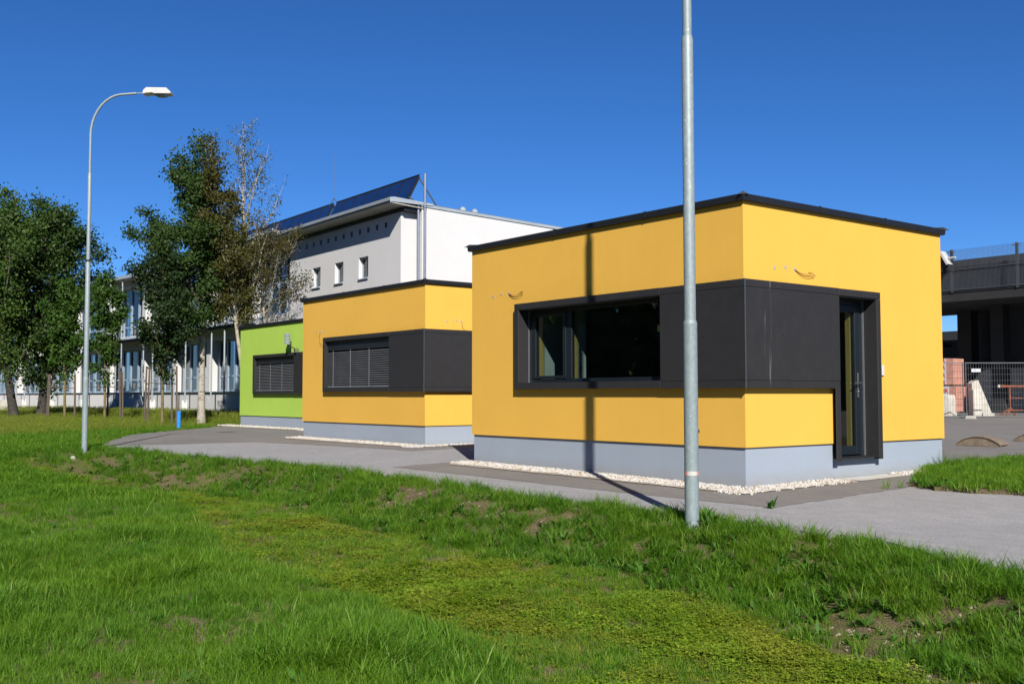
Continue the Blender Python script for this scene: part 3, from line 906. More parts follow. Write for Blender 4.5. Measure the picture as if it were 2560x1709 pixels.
# ------------------------------------------------------------------ street lamps
def street_lamp(x, y, zb, k, arm_dir, label, tape=False):
    """k scales the stepped steel pole; arm_dir is the horizontal direction of the arm"""
    z1, z2, z3 = 1.66*k, 4.20*k, 6.20*k
    zt = 8.08*k
    a = Vector(arm_dir).normalized()
    L = thing('street_lamp', (x, y, zb), label, 'street lamp', 'stepped galvanised street lamps')
    r1, r2, r3, r4 = 0.0615*k, 0.0515*k, 0.041*k, 0.029*k
    def seg(pts, rs, name, mat, n=24): return MB().tube(pts, rs, n).build(name, mat, L, smooth=True)
    p = lambda z: (x, y, z)
    c = 0.028*k
    seg([p(zb-0.4), p(z1-0.01), p(z1), p(z1+c), p(z1+c+0.002)], [r1*1.02, r1, r1*1.015, r2*1.06, r2], 'pole_base', MT['galv'])
    seg([p(z1+0.01), p(z2), p(z2+c)], [r2, r2*0.985, r3*1.05], 'pole_middle', MT['galv'])
    seg([p(z2+0.01), p(z3), p(z3+c)], [r3, r3*0.985, r4*1.05], 'pole_upper', MT['galv'])
    pts, rs = [p(z3+0.01), p(zt-1.00*k)], [r4, r4*0.96]
    R = 0.72*k
    for i in range(1, 10):
        t = i/9*rad(84)
        o = R*(1-math.cos(t)); h = R*math.sin(t)*1.28
        pts.append((x+a.x*o, y+a.y*o, zt-1.0*k+h)); rs.append(r4*0.94)
    e = Vector(pts[-1])
    e2 = e + Vector((a.x*0.36*k, a.y*0.36*k, 0.03*k))
    pts.append(tuple(e2)); rs.append(r4*0.92)
    seg(pts, rs, 'arm', MT['galv'])
    e3 = e2 + Vector((a.x*0.18*k, a.y*0.18*k, 0.012*k))
    seg([tuple(e2 - a*0.02), tuple(e3 + a*0.05)], r4*0.45, 'spigot', MT['galv'], 12)
    # luminaire in its own frame: u along the arm, w across, z up
    w = Vector((-a.y, a.x, 0))
    def fr(q): return tuple(e3 + a*q[0]*k + w*q[1]*k + Vector((0, 0, q[2]*k)))
    m = MB(fr)
    prof = [(-0.01, -0.055), (0.0, 0.055), (0.055, 0.105), (0.50, 0.100), (0.615, -0.015), (0.60, -0.045), (0.24, -0.045), (0.20, -0.025), (0.07, -0.035)]
    n = len(prof)
    for s, ins in ((-0.13, 0.0), (-0.085, 0.035), (0.085, 0.035), (0.13, 0.0)):
        m.v += [(u, s, (z if z < 0.05 else z-(0.035-ins))) for u, z in prof]
    for r in range(3):
        for i in range(n):
            m.f.append((r*n+i, r*n+(i+1) % n, (r+1)*n+(i+1) % n, (r+1)*n+i))
    m.f.append(tuple(range(n))); m.f.append(tuple(reversed(range(3*n, 4*n))))
    h = m.build('lamp_head', MT['lamp_white'], L, bevel=0.004)
    m = MB(fr)
    rows = [(0.0, -0.046), (0.55, -0.075), (0.85, -0.095), (1.0, -0.10)]
    rings = []
    for t, z in rows:
        s = 1-t*0.55
        b = len(m.v)
        for i in range(16):
            g = 2*math.pi*i/16
            m.v.append((0.40+0.20*s*math.cos(g), 0.115*s*math.sin(g), z))
        rings.append(b)
    for b0, b1 in zip(rings, rings[1:]):
        for i in range(16): m.f.append((b0+i, b0+(i+1) % 16, b1+(i+1) % 16, b1+i))
    m.f.append(tuple(range(rings[-1], rings[-1]+16)))
    m.build('lens', MT['lamp_lens'], h, smooth=True)
    if tape:
        zt_ = 0.415
        m = MB(); m2 = MB()
        rr = r1*1.02+0.002
        ang0 = math.atan2(CAMD.y, CAMD.x)
        N = 40
        for i in range(N):
            a0, a1 = 2*math.pi*i/N, 2*math.pi*(i+1)/N
            t = m2 if (i % 14) < 3 else m
            q = [(x+rr*math.cos(a0), y+rr*math.sin(a0), zt_), (x+rr*math.cos(a1), y+rr*math.sin(a1), zt_), (x+rr*math.cos(a1), y+rr*math.sin(a1), zt_+0.046), (x+rr*math.cos(a0), y+rr*math.sin(a0), zt_+0.046)]
            t.quad(*q)
        m.build('tape', MT['tape_white'], L)
        m2.build('tape', MT['tape_red'], L)
        MB().box(x+0.046, x+0.060, y+0.052, y+0.066, 0.87, 0.905).build('door_bolt', MT['cable'], L)
    else:
        rr = r3*1.0
        MB().tube([p(z2+0.05), p(z2+0.09)], r3*1.16, 20).build('clamp_band', MT['cable'], L, smooth=True)
    return L
CAMD = Vector((0.6, -0.8, 0))
arm_d = (0.60, 0.80, 0)
street_lamp(1.575, -2.81, -0.20, 1.235, arm_d, 'tall galvanised lamp post rising out of frame before the nearest yellow building', tape=True)
street_lamp(-14.57, -4.60, 0.03, 1.0, arm_d, 'whole street lamp with curved arm and white head on the left lawn')

# blue marker pipe
Bp = thing('pipe_bollard', (-27.4, 2.2, float(gz(-27.4, 2.2))), 'short bright blue plastic pipe bollard at the edge of the court', 'bollard')
zb = float(gz(-27.4, 2.2))
MB().tube([(-27.4, 2.2, zb-0.2), (-27.4, 2.2, zb+0.58)], 0.066, 20).build('pipe', MT['blue_pipe'], Bp, smooth=True)
MB().tube([(-27.4, 2.2, zb+0.55), (-27.4, 2.2, zb+0.625), (-27.4, 2.2, zb+0.64)], [0.073, 0.073, 0.06], 20).build('cap', MT['blue_pipe'], Bp, smooth=True)

# ------------------------------------------------------------------ school building
SO = Vector((-25.444, 10.220, 0))
SE1 = Vector((-0.99947, 0.03257, 0)); SE2 = Vector((0.03257, 0.99947, 0))
def sfr(q):      # straight frame: s along facade to the left, o outwards (towards the path), z
    s, o, z = q
    v = SO + SE1*s - SE2*o
    return (v.x, v.y, z)
KINK, KA = 33.2, rad(7.5)
KO = SO + SE1*KINK
KE1 = Vector((SE1.x*math.cos(KA)-SE1.y*math.sin(KA), SE1.x*math.sin(KA)+SE1.y*math.cos(KA), 0))
KE2 = Vector((-KE1.y, KE1.x, 0)) if (-KE1.y*SE2.x + KE1.x*SE2.y) > 0 else Vector((KE1.y, -KE1.x, 0))
def bfr(q):      # the same frame, turned a little past the kink
    s, o, z = q
    if s <= KINK: return sfr(q)
    v = KO + KE1*(s-KINK) - KE2*o
    return (v.x, v.y, z)
SCH = thing('school_building', (SO.x, SO.y, 0.0), 'long white two storey school building with pale blue glazed bays', 'building')
# solid end block with small windows
ZTOP = 8.60
m = MB(sfr)
us = [0.0]
wins = [(2.68, 3.52), (4.93, 5.75), (7.17, 8.00)]
zs = [-0.3, 6.15, 7.05, ZTOP]
cuts = [0.0] + [c for w in wins for c in w] + [10.5]
for i in range(len(cuts)-1):
    hole = any(abs(cuts[i]-w[0]) < 1e-6 for w in wins)
    for j in range(3):
        if hole and j == 1: continue
        m.quad((cuts[i], 0, zs[j]), (cuts[i+1], 0, zs[j]), (cuts[i+1], 0, zs[j+1]), (cuts[i], 0, zs[j+1]))
for w in wins:
    a, b = w
    for q in (((a, 0, 6.15), (a, -0.24, 6.15), (a, -0.24, 7.05), (a, 0, 7.05)), ((b, 0, 6.15), (b, -0.24, 6.15), (b, -0.24, 7.05), (b, 0, 7.05)),
              ((a, 0, 7.05), (b, 0, 7.05), (b, -0.24, 7.05), (a, -0.24, 7.05)), ((a, 0, 6.15), (b, 0, 6.15), (b, -0.24, 6.15), (a, -0.24, 6.15))):
        m.quad(*q)
m.quad((0, 0, -0.3), (0, -0.72, -0.3), (0, -0.72, ZTOP), (0, 0, ZTOP))
m.quad((10.5, 0, -0.3), (10.5, -1.0, -0.3), (10.5, -1.0, ZTOP), (10.5, 0, ZTOP))
m.build('wall', MT['white'], SCH)
m = MB(sfr)
m.prism([(-0.40, -0.72, -0.3), (-0.40, -22, -0.3), (-0.40, -22, 7.9), (-0.40, -0.72, 8.72)], (0, 0, 0), (12, 0, 0))
tag(m.build('side_wall', MT['white'], SCH), 'smooth white side wall with sloping top')
m = MB(sfr)
m.prism([(-0.44, -0.68, 8.715), (-0.44, -22, 7.895), (-0.44, -22, 8.0), (-0.44, -0.68, 8.82)], (0, 0, 0), (0.3, 0, 0))
m.build('side_coping', MT['fascia'], SCH)
for k, w in enumerate(wins):
    a, b = w
    wf = MB(sfr)
    f = 0.07
    wf.box(a+0.005, a+f, -0.17, -0.235, 6.155, 7.045); wf.box(b-f, b-0.005, -0.17, -0.235, 6.155, 7.045)
    wf.box(a+f, b-f, -0.17, -0.235, 6.155, 6.155+f); wf.box(a+f, b-f, -0.17, -0.235, 7.045-f, 7.045)
    wo_ = wf.build('window', MT['frame_blue'], SCH)
    MB(sfr).box(a+f, b-f, -0.20, -0.206, 6.155+f, 7.045-f).build('pane', MT['glass_far'], wo_)
    MB(sfr).box(a-0.01, b+0.01, 0.06, -0.165, 6.105, 6.148).build('sill', MT['fascia'], wo_)
    MB(sfr).box(a+0.28, b-f, -0.30, -0.32, 6.16, 7.04).build('curtain', MT['curtain'], wo_)
    MB(sfr).box(a, b, -0.50, -0.52, 6.1, 7.1).build('dark_backing', MT['void'], wo_)  # dark sheet close behind the pane, in place of a shaded room
first = None
for k in range(14):
    s = 1.19 + 0.745*k
    if s > 10.2: break
    if first is None:
        first = MB(sfr).box(s-0.10, s+0.10, 0.004, -0.05, 8.02, 8.24).build('vent_square', MT['anthracite'], SCH); s0 = s
    else:
        dup(first, SCH, SE1*(s-s0))
# eaves of the end block
m = MB(sfr)
m.prism([(0, 0.70, 8.73), (0, 0.70, 8.76), (0, -0.75, 8.66), (0, -0.75, 8.63)], (-0.44, 0, 0), (16.0, 0, 0))
m.build('soffit', MT['soffit'], SCH)
m = MB(sfr)
m.prism([(0, 0.74, 8.72), (0, 0.76, 8.93), (0, 0.55, 8.96), (0, -1.2, 8.86), (0, -1.2, 8.78), (0, 0.68, 8.765)], (-0.47, 0, 0), (16.0, 0, 0))
m.build('eave_fascia', MT['fascia'], SCH)
MB(sfr).box(-0.30, 15.5, 0.02, -0.70, 8.50, 8.615).build('shadow_gap', MT['coping'], SCH)
m = MB(sfr); m.prism([(0, 0.745, 8.745), (0, 0.752, 8.80), (0, 0.77, 8.80), (0, 0.765, 8.745)], (-0.475, 0, 0), (16, 0, 0))
m.build('gutter_shadow_strip', MT['coping'], SCH)
m = MB(sfr); m.prism([(0, 0.5, 8.93), (0, -20, 8.1), (0, -20, 8.0), (0, 0.5, 8.80)], (-0.3, 0, 0), (16, 0, 0))
m.build('roof', MT['roofing'], SCH)
# downpipes
for s, o, z1 in ((-0.33, -0.60, 8.78), (-0.50, -0.80, 10.02)):
    MB(sfr).tube([(s, o, 2.0), (s, o, z1)], 0.055, 12).build('downpipe', MT['alu'], SCH, smooth=True)
    MB(sfr).tube([(s, o, 8.66), (s, o, 8.76)], 0.07, 12).build('pipe_collar', MT['steel'], SCH, smooth=True)
for o in (-3.3, -3.9):
    z = 8.72-(-o-0.72)*0.0385
    m = MB(sfr); m.tube([(0.6, o, z), (0.6, o, z+0.30), (0.6, o, z+0.30), (0.6, o, z+0.42), (0.6, o, z+0.50)], [0.09, 0.09, 0.15, 0.15, 0.05], 12)
    m.build('roof_vent', MT['fascia'], SCH)
# glazed bays
PIER_W = 0.86
BO = -0.12
bays = [(10.55, 15.05)] + [(15.62+5.97*k, 15.62+5.97*k+5.44) for k in range(8)]
m = MB(bfr)
def strip(m, a, b, o0, o1, z0, z1):
    cuts = [a] + ([KINK] if a < KINK < b else []) + [b]
    for p, q in zip(cuts, cuts[1:]): m.box(p, q, o0, o1, z0, z1)
strip(m, 10.5, 64, 0.0, -0.95, 0.44, 1.488)
strip(m, 10.5, 64, -0.02, -0.95, 4.36, 5.20)
strip(m, 10.5, 64, -0.02, -0.95, 8.52, 8.99)
m.build('bay_wall', MT['white'], SCH)
m = MB(bfr); strip(m, 10.5, 64, -0.03, -0.6, -0.4, 0.437); m.build('base_course', MT['concrete'], SCH)
prev = 15.05
for a, b in bays[1:]:
    for z0, z1 in ((1.524, 4.356), (5.204, 8.516)):
        MB(bfr).box(prev, a, 0.01, -0.95, z0, z1).build('pier', MT['white'], SCH)
    prev = b
def gfr(q): return bfr((q[0], q[1]+BO, q[2]))
for bi, (a, b) in enumerate(bays):
    for fl, (z0, zt_, z1) in enumerate(((1.53, 2.36, 4.34), (5.21, 5.90, 8.50))):
        if bi == 0 and fl == 0: continue
        f = MB(gfr)
        w = (b-a)
        posts = [a+0.30+(w-0.60)*k/4 for k in range(5)]
        for s in posts: f.box(s-0.11, s+0.11, -0.30, -0.44, z0, z1)
        for q0, q1 in zip(posts, posts[1:]):
            f.box(q0+0.11, q1-0.11, -0.33, -0.42, z0, z0+0.10); f.box(q0+0.11, q1-0.11, -0.33, -0.42, z1-0.12, z1)
            f.box(q0+0.11, q1-0.11, -0.33, -0.42, zt_-0.045, zt_+0.045)
        fo = f.build('glazed_bay', MT['frame_blue'], SCH)
        for q0, q1 in zip(posts, posts[1:]):
            MB(gfr).box(q0+0.11, q1-0.11, -0.37, -0.376, z0+0.10, zt_-0.045).build('pane', MT['glass_far'], fo)
            MB(gfr).box(q0+0.11, q1-0.11, -0.37, -0.376, zt_+0.045, z1-0.12).build('pane', MT['glass_far'], fo)
        MB(gfr).box(a, a+0.13, -0.32, -0.42, z0, z1).build('side_panel', MT['curtain' if (bi+fl) % 2 else 'white'], fo)
        MB(gfr).box(b-0.13, b, -0.32, -0.42, z0, z1).build('side_panel', MT['curtain'], fo)
        MB(gfr).box(a+0.135, a+0.185, -0.31, -0.36, z0, z1).build('edge_strip', MT['maroon'], fo)
        MB(gfr).box(b-0.185, b-0.135, -0.31, -0.36, z0, z1).build('edge_strip', MT['maroon'], fo)
        if bi == 0:
            MB(gfr).box(a-0.03, a+0.20, -0.25, -0.315, z0, z1).build('edge_strip', MT['maroon'], fo)
        rr = random.Random(bi*7+fl)
        m = MB(gfr)
        for q0, q1 in zip(posts, posts[1:]):
            if rr.random() < 0.5: m.box(q0+0.12, q0+0.12+rr.uniform(0.15, 0.45), -0.52, -0.54, z0, z1)
        if m.v: m.build('curtain', MT['curtain'], fo)
        MB(gfr).box(a, b, -1.4, -1.45, z0, z1).build('dark_backing', MT['void'], fo)
        # round cream emblem on a lower pane
        if fl == 0 or bi in (1, 2, 4):
            q0, q1 = posts[1], posts[2]
            c = (q0+q1)/2; zc = (z0+zt_)/2
            m = MB(gfr)
            N = 18
            for i in range(N):
                t0, t1 = 2*math.pi*i/N, 2*math.pi*(i+1)/N
                for dx, ra, rb, lim in ((0.10, 0.10, 0.17, 9), (-0.10, 0.10, 0.17, 2.2)):
                    if lim < 9 and not (math.cos(t0) > 0.15): continue
                    m.quad(*[(c+dx+rx*math.cos(t), -0.362, zc+rz*math.sin(t)) for rx, rz, t in ((ra, rb, t0), (ra, rb, t1), (ra*0.62, rb*0.68, t1), (ra*0.62, rb*0.68, t0))])
            m.build('emblem', MT['emblem'], fo)
m = MB(bfr); strip(m, 15.2, 64, 0.10, -0.75, 1.4905, 1.5225); m.build('sill', MT['fascia'], SCH)
# walkway canopy, posts and drain boxes
m = MB(bfr); strip(m, 14.6, 43, 0.92, 0.02, 4.93, 5.02); m.build('canopy', MT['fascia'], SCH)
m = MB(bfr); strip(m, 14.6, 43, 0.80, 0.62, 4.78, 4.897); m.build('canopy_beam', MT['deck_dark'], SCH)
m = MB(bfr); strip(m, 10.5, 64, 0.85, -0.8, 9.00, 9.05); m.build('bay_soffit', MT['soffit'], SCH)
m = MB(bfr); strip(m, 10.5, 64, 0.90, 0.80, 8.95, 9.16); m.build('gutter', MT['fascia'], SCH)
m = MB(bfr); strip(m, 15.5, 64, 0.79, -12, 9.055, 9.12); m.build('bay_roof', MT['roofing'], SCH)
for k in range(8):
    s = 18.85 + 6.03*k
    for ds in (0.0, 1.9):
        MB(bfr).tube([(s-ds, 0.72, 1.25 if ds == 0 else 0.9), (s-ds, 0.72, 8.98)], 0.045, 10).build('steel_post', MT['fascia'], SCH, smooth=True)
    m = MB(bfr)
    m.tube([(s, 0.72, 1.30), (s+0.42, 0.72, 1.30), (s, 0.72, 0.78)], 0.016, 6)
    m.build('post_bracket', MT['fascia'], SCH)
    m = MB(bfr); m.box(s-0.10, s+0.22, 0.30, 0.002, 0.40, 1.02)
    m.build('drain_box', MT['white'], SCH)
# solar collectors on the roof
def solar(s_start, n, label):
    A = thing('solar_array', sfr((s_start, -0.6, 8.9)), label, 'solar panels', 'tilted collector rows on the school roof')
    lo, hi = Vector((0, -0.28, 8.78)), Vector((0, -0.98, 10.10))
    nrm = Vector((0, (hi.z-lo.z), -(hi.y-lo.y))).normalized()
    first = None
    for k in range(n):
        s = s_start + k*1.045
        if first is None:
            m = MB(sfr); m.prism([(0, lo.y, lo.z), (0, hi.y, hi.z), (0, hi.y-0.09, hi.z-0.05), (0, lo.y-0.09, lo.z-0.05)], (s+0.012, 0, 0), (s+1.033, 0, 0))
            first = m.build('solar_panel', MT['panel_frame'], A)
            m = MB(sfr)
            o = nrm*0.004
            a_, b_ = lo.lerp(hi, 0.03), lo.lerp(hi, 0.97)
            m.quad((s+0.05, a_.y+o.y, a_.z+o.z), (s+0.995, a_.y+o.y, a_.z+o.z), (s+0.995, b_.y+o.y, b_.z+o.z), (s+0.05, b_.y+o.y, b_.z+o.z))
            g = m.build('collector_glass', MT['solar'], first)
        else:
            c = dup(first, A, SE1*(k*1.045))
            gg = dup(g, c, (0, 0, 0))
    for k in range(0, n+1, 3):
        s = s_start + k*1.045
        MB(sfr).tube([(s, -1.02, 10.0), (s, -2.0, 8.75)], 0.03, 6).build('strut', MT['galv_far'], A)
        MB(sfr).tube([(s, -0.55, 9.2), (s, -1.25, 8.78)], 0.03, 6).build('strut', MT['galv_far'], A)
    MB(sfr).tube([(s_start-0.02, -1.0, 10.13), (s_start+n*1.045, -1.0, 10.13)], 0.035, 8).build('top_rail', MT['panel_frame'], A)
solar(0.30, 7, 'row of blue solar collectors at the near end of the school roof')
solar(7.95, 12, 'second row of blue solar collectors beyond the rod on the school roof')
Rd = thing('lightning_rod', sfr((7.75, -0.9, 8.85)), 'thin tall lightning rod between the two solar rows', 'lightning rod')
MB(sfr).tube([(7.75, -0.9, 8.85), (7.72, -0.9, 10.3), (7.62, -0.9, 12.55)], [0.014, 0.010, 0.006], 6).build('rod', MT['galv_far'], Rd)
m = MB(sfr)
for ds, do in ((0.22, 0.1), (-0.22, 0.1), (0, -0.3)): m.tube([(7.75+ds, -0.9+do, 10.0), (7.72, -0.9, 10.35)], 0.015, 5)
m.build('tripod', MT['galv_far'], Rd)
# far entrance steps
ST = thing('entrance_steps', bfr((56, 4.0, 0)), 'grey entrance steps with thin handrails at the far left', 'steps')
first = None
for k in range(6):
    mm = MB(bfr).box(50, 66, 6.4-0.36*k, 3.0, 0.0+0.17*k, 0.17+0.17*k)
    mm.build('step', MT['concrete_pale'], ST)
for s in (52, 54.5, 57, 59.5, 62):
    m = MB(bfr)
    m.tube([(s, 6.5, 0.1), (s, 6.5, 1.05), (s, 4.4, 2.0), (s, 4.4, 1.0)], 0.025, 6)
    m.tube([(s, 6.5, 0.6), (s, 4.4, 1.55)], 0.02, 6)
    m.build('handrail', MT['steel'], ST)

# ------------------------------------------------------------------ storage yard behind the nearest building
GY = lambda x, y: float(gz(x, y))
DK = thing('concrete_deck', (-10, 38, 0.4), 'dark raised concrete deck on columns behind the storage yard', 'building')
DY = 32.3
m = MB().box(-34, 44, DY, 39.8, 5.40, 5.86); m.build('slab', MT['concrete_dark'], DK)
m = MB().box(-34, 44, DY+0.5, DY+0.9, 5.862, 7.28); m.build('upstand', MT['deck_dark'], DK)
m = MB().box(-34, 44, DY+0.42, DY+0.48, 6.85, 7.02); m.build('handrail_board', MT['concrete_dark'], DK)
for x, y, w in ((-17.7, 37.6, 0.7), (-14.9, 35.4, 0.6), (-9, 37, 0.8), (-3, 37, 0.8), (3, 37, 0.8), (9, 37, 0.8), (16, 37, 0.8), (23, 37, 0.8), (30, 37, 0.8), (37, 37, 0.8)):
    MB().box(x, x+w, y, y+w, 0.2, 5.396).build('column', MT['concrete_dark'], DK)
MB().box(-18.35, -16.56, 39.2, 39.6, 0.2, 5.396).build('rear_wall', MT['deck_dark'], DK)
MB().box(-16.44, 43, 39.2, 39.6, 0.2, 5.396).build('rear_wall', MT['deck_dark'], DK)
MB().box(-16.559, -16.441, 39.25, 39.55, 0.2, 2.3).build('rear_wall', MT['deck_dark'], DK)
m = MB().prism([(-17.0, 0, 0.2), (6, 0, 0.2), (6, 0, 2.5), (-15.9, 0, 2.5), (-16.15, 0, 2.42), (-16.5, 0, 2.06), (-17.0, 0, 1.3)], (0, 36.9, 0), (0, 37.1, 0))
tag(m.build('ramp_wall', MT['concrete'], DK), 'shaded grey ramp wall under the deck')
# mesh railing
RL = thing('mesh_railing', (-10, DY, 5.87), 'galvanised wire mesh railing along the edge of the dark deck', 'railing')
for k in range(-6, 13):
    x = -14.95 + 2.90*k
    if x < -33 or x > 14: continue
    p = MB().box(x-0.05, x+0.05, DY-0.07, DY+0.03, 5.80, 7.70)
    p.box(x-0.16, x+0.16, DY-0.09, DY-0.06, 7.58, 7.62).build('post', MT['galv_far'], RL)
m = MB()
x = -20.0
while x < 4:
    m.box(x-0.004, x+0.004, DY-0.085, DY-0.077, 5.90, 7.66); x += 0.055
for k in range(33): m.box(-20, 4, DY-0.092, DY-0.086, 5.90+k*0.055, 5.906+k*0.055)
tag(m.build('wire_mesh', MT['galv_far'], RL), kind='stuff')
for z in (5.89, 6.78): MB().box(-34, 14, DY-0.11, DY-0.093, z, z+0.025).build('rail', MT['galv_far'], RL)
# tilted pale tray hanging at the railing
FL = thing('tilted_hopper', (-15.4, DY-0.5, 6.7), 'pale tilted metal hopper hanging at the deck railing beside the yellow wall', 'hopper')
m = MB(); m.prism([(-16.6, 0, 7.62), (-15.05, 0, 7.60), (-14.72, 0, 7.00), (-14.80, 0, 6.96), (-15.12, 0, 7.52), (-16.6, 0, 7.54)], (0, DY-0.75, 0), (0, DY-0.35, 0))
m.build('rim', MT['lamp_white'], FL)
m = MB(); m.prism([(-16.6, 0, 7.50), (-15.18, 0, 7.48), (-14.86, 0, 7.0), (-15.1, 0, 6.70), (-16.6, 0, 6.55)], (0, DY-0.60, 0), (0, DY-0.38, 0))
m.build('body', MT['concrete_dark'], FL)
MB().tube([(-14.9, DY-0.5, 7.28), (-14.5, DY-0.5, 7.28)], 0.045, 8).build('pivot', MT['lamp_white'], FL)
# site fence, seen frontally
FO = Vector((-10.63, 25.10, 0)); FU = Vector((0.6138, 0.7895, 0)); FN = Vector((-0.788, 0.613, 0))
def ffr(q): v = FO + FU*q[0] + FN*q[1]; return (v.x, v.y, q[2])
fg = 0.375
def site_fence(u0, u1, o, label):
    Fo = thing('site_fence', ffr(((u0+u1)/2, o, fg)), label, 'fence', 'wire site fence panels')
    z0, z1 = fg+0.10, fg+2.10
    for u in (u0, u1): MB(ffr).tube([(u, o, fg+0.03), (u, o, z1)], 0.021, 8).build('upright', MT['galv_far'], Fo, smooth=True)
    for z in (z0+0.02, z1-0.03): MB(ffr).tube([(u0, o, z), (u1, o, z)], 0.018, 8).build('rail', MT['galv_far'], Fo, smooth=True)
    m = MB(ffr)
    n = int((u1-u0)/0.095)
    for i in range(1, n): u = u0+(u1-u0)*i/n; m.box(u-0.0028, u+0.0028, o-0.003, o+0.003, z0, z1-0.03)
    for i in range(1, 9): z = z0+(z1-z0)*i/9; m.box(u0, u1, o+0.0032, o+0.0075, z-0.0028, z+0.0028)
    tag(m.build('wire_mesh', MT['galv_far'], Fo), kind='stuff')
    return Fo
site_fence(0.11, 3.55, 0, 'wire site fence panel with a small white sign before the rusty trestle')
site_fence(-3.45, 0.0, 0, 'wire site fence panel before the brick pallets')
SG = thing('fence_sign', ffr((0.45, -0.03, 2.12)), 'small white sign plate with blue print on the wire fence', 'sign')
MB(ffr).box(0.31, 0.64, -0.035, -0.025, 2.115, 2.235).build('plate', MT['plastic_white'], SG)
m = MB(ffr)
for a_, b_ in ((0.35, 0.365), (0.375, 0.39), (0.40, 0.42)): m.box(a_, b_, -0.038, -0.0352, 2.16, 2.19)
for i in range(14):
    t0, t1 = 6.283*i/14, 6.283*(i+1)/14
    m.quad(*[(0.46+r*math.cos(t), -0.0365, 2.175+r*math.sin(t)) for r, t in ((0.026, t0), (0.026, t1), (0.014, t1), (0.014, t0))])
m.build('print', MT['sign_blue'], SG)
for u, lab in ((0.06, 'concrete weight block where the two site fence panels meet'), (3.55, 'concrete weight block at the right end of the site fence')):
    m = MB(ffr); m.prism([(u-0.16, 0, fg-0.01), (u+0.30, 0, fg-0.01), (u+0.24, 0, fg+0.15), (u-0.10, 0, fg+0.15)], (0, -0.3, 0), (0, 0.3, 0))
    tag(m.build('fence_weight', MT['concrete'], None, bevel=0.01), lab, 'concrete block', 'fence weight blocks')
# brick pallets
def brick_pallet(x, y, z0, z1, label, rows):
    Bk = thing('brick_pallet', (x-0.6, y+0.5, z0), label, 'bricks', 'wrapped brick pallets')
    n = max(2, int(round((z1-z0)/0.25)))
    hz = (z1-z0)/n
    first = None
    for i in range(n):
        for j in range(3):
            for side in range(2):
                if side == 0: bx = (x-0.44*(j+1)+0.004, x-0.44*j-0.004, y, y+0.30)
                else: bx = (x-0.44*(j+1)+0.004, x-0.44*j-0.004, y+0.305, y+0.80)
                if first is None:
                    first = MB().box(*bx, z0+0.004, z0+hz-0.004).build('brick', MT['brick'], Bk, bevel=0.006); p0 = (bx[0], bx[2]); keep = {}
                    keep[0] = (first, bx)
                else:
                    if side not in keep:
                        keep[side] = (MB().box(*bx, z0+0.004, z0+hz-0.004).build('brick', MT['brick'], Bk, bevel=0.006), bx)
                        if i == 0: continue
                    o, b0 = keep[side]
                    if i == 0 and j == 0: continue
                    dup(o, Bk, (bx[0]-b0[0], 0, i*hz))
    MB().box(x-1.325, x-0.30, y-0.008, y-0.003, z0+0.01, z1+0.004).build('wrap', MT['wrap'], Bk)
    MB().box(x-1.32, x-0.30, y-0.008, y+0.81, z1+0.0045, z1+0.008).build('wrap', MT['wrap'], Bk)
    for z in rows:
        c = bpy.data.curves.new('print', 'FONT')
        c.body = 'ER'
        c.size = 0.215; c.extrude = 0.001; c.offset = 0.010
        c.align_x = 'RIGHT'
        t = bpy.data.objects.new('print', c)
        COL.objects.link(t)
        dg = bpy.context.evaluated_depsgraph_get()
        me = bpy.data.meshes.new_from_object(t.evaluated_get(dg))
        bpy.data.objects.remove(t)
        me.transform(Matrix.Rotation(rad(90), 4, 'X'))
        me.materials.clear(); me.materials.append(MT['wrap_red'])
        o = bpy.data.objects.new('print', me)
        COL.objects.link(o); o.parent = Bk
        o.location = Vector((x-0.345, y-0.0105, z)) - Vector(Bk.location)
    return Bk
brick_pallet(-12.39, 27.62, 1.68, 2.72, 'upper wrapped pallet of pink bricks on the stack', [2.58, 2.29, 1.98, 1.695])
brick_pallet(-12.25, 27.56, 0.62, 1.62, 'lower wrapped pallet of pink bricks under the other', [1.37, 1.05])
pal = thing('wooden_pallet', (-12.9, 28.0, 1.62), 'thin wooden pallet between the two brick stacks', 'pallet')
for j in range(4): MB().box(-13.7+j*0.36, -13.5+j*0.36, 27.66, 28.36, 1.622, 1.645).build('board', MT['timber'], pal)
for j in range(3): MB().box(-13.7, -12.42, 27.68+j*0.28, 27.78+j*0.28, 1.646, 1.676).build('bearer', MT['timber'], pal)
# concrete pieces
bl = MB()
bl.prism([(0, 0, 0.45), (0.62, 0, 0.45), (0.62, 0, 1.10), (0.55, 0, 1.28), (0, 0, 1.31)], (0, 0, 0), (0, 0.5, 0))
bl.v = [(-12.75+p[0]*0.75, 26.95+p[1]+p[0]*0.3, p[2]) for p in bl.v]
tag(bl.build('concrete_block', MT['concrete_pale'], None, bevel=0.02), 'streaked pale concrete block before the lower bricks', 'concrete block')
b2 = MB(); b2.prism([(-1.3, 0, 0.45), (0.0, 0, 0.45), (0.0, 0, 1.28), (-0.06, 0, 1.32), (-1.3, 0, 1.30)], (0, 0, 0), (0, 0.4, 0))
b2.v = [(-12.78+p[0], 26.90+p[1], p[2]) for p in b2.v]
tag(b2.build('concrete_block', MT['concrete_pale'], None, bevel=0.02), 'pale concrete block left of the streaked one, beside the yellow wall', 'concrete block')
TU = Vector((-11.93, 28.30, 0))
def tfr(q): v = TU + FU*q[0] + FN*q[1]; return (v.x, v.y, q[2])
m = MB(tfr); m.prism([(-0.12, 0, 0.45), (0.62, 0, 0.45), (0.62, 0, 0.62), (0.14, 0, 1.86), (0.04, 0, 1.86), (-0.12, 0, 1.74)], (0, -0.1, 0), (0, 0.35, 0))
tag(m.build('concrete_wedge', MT['concrete_pale'], None, bevel=0.015), 'tall white concrete wedge leaning behind the fence', 'concrete block')
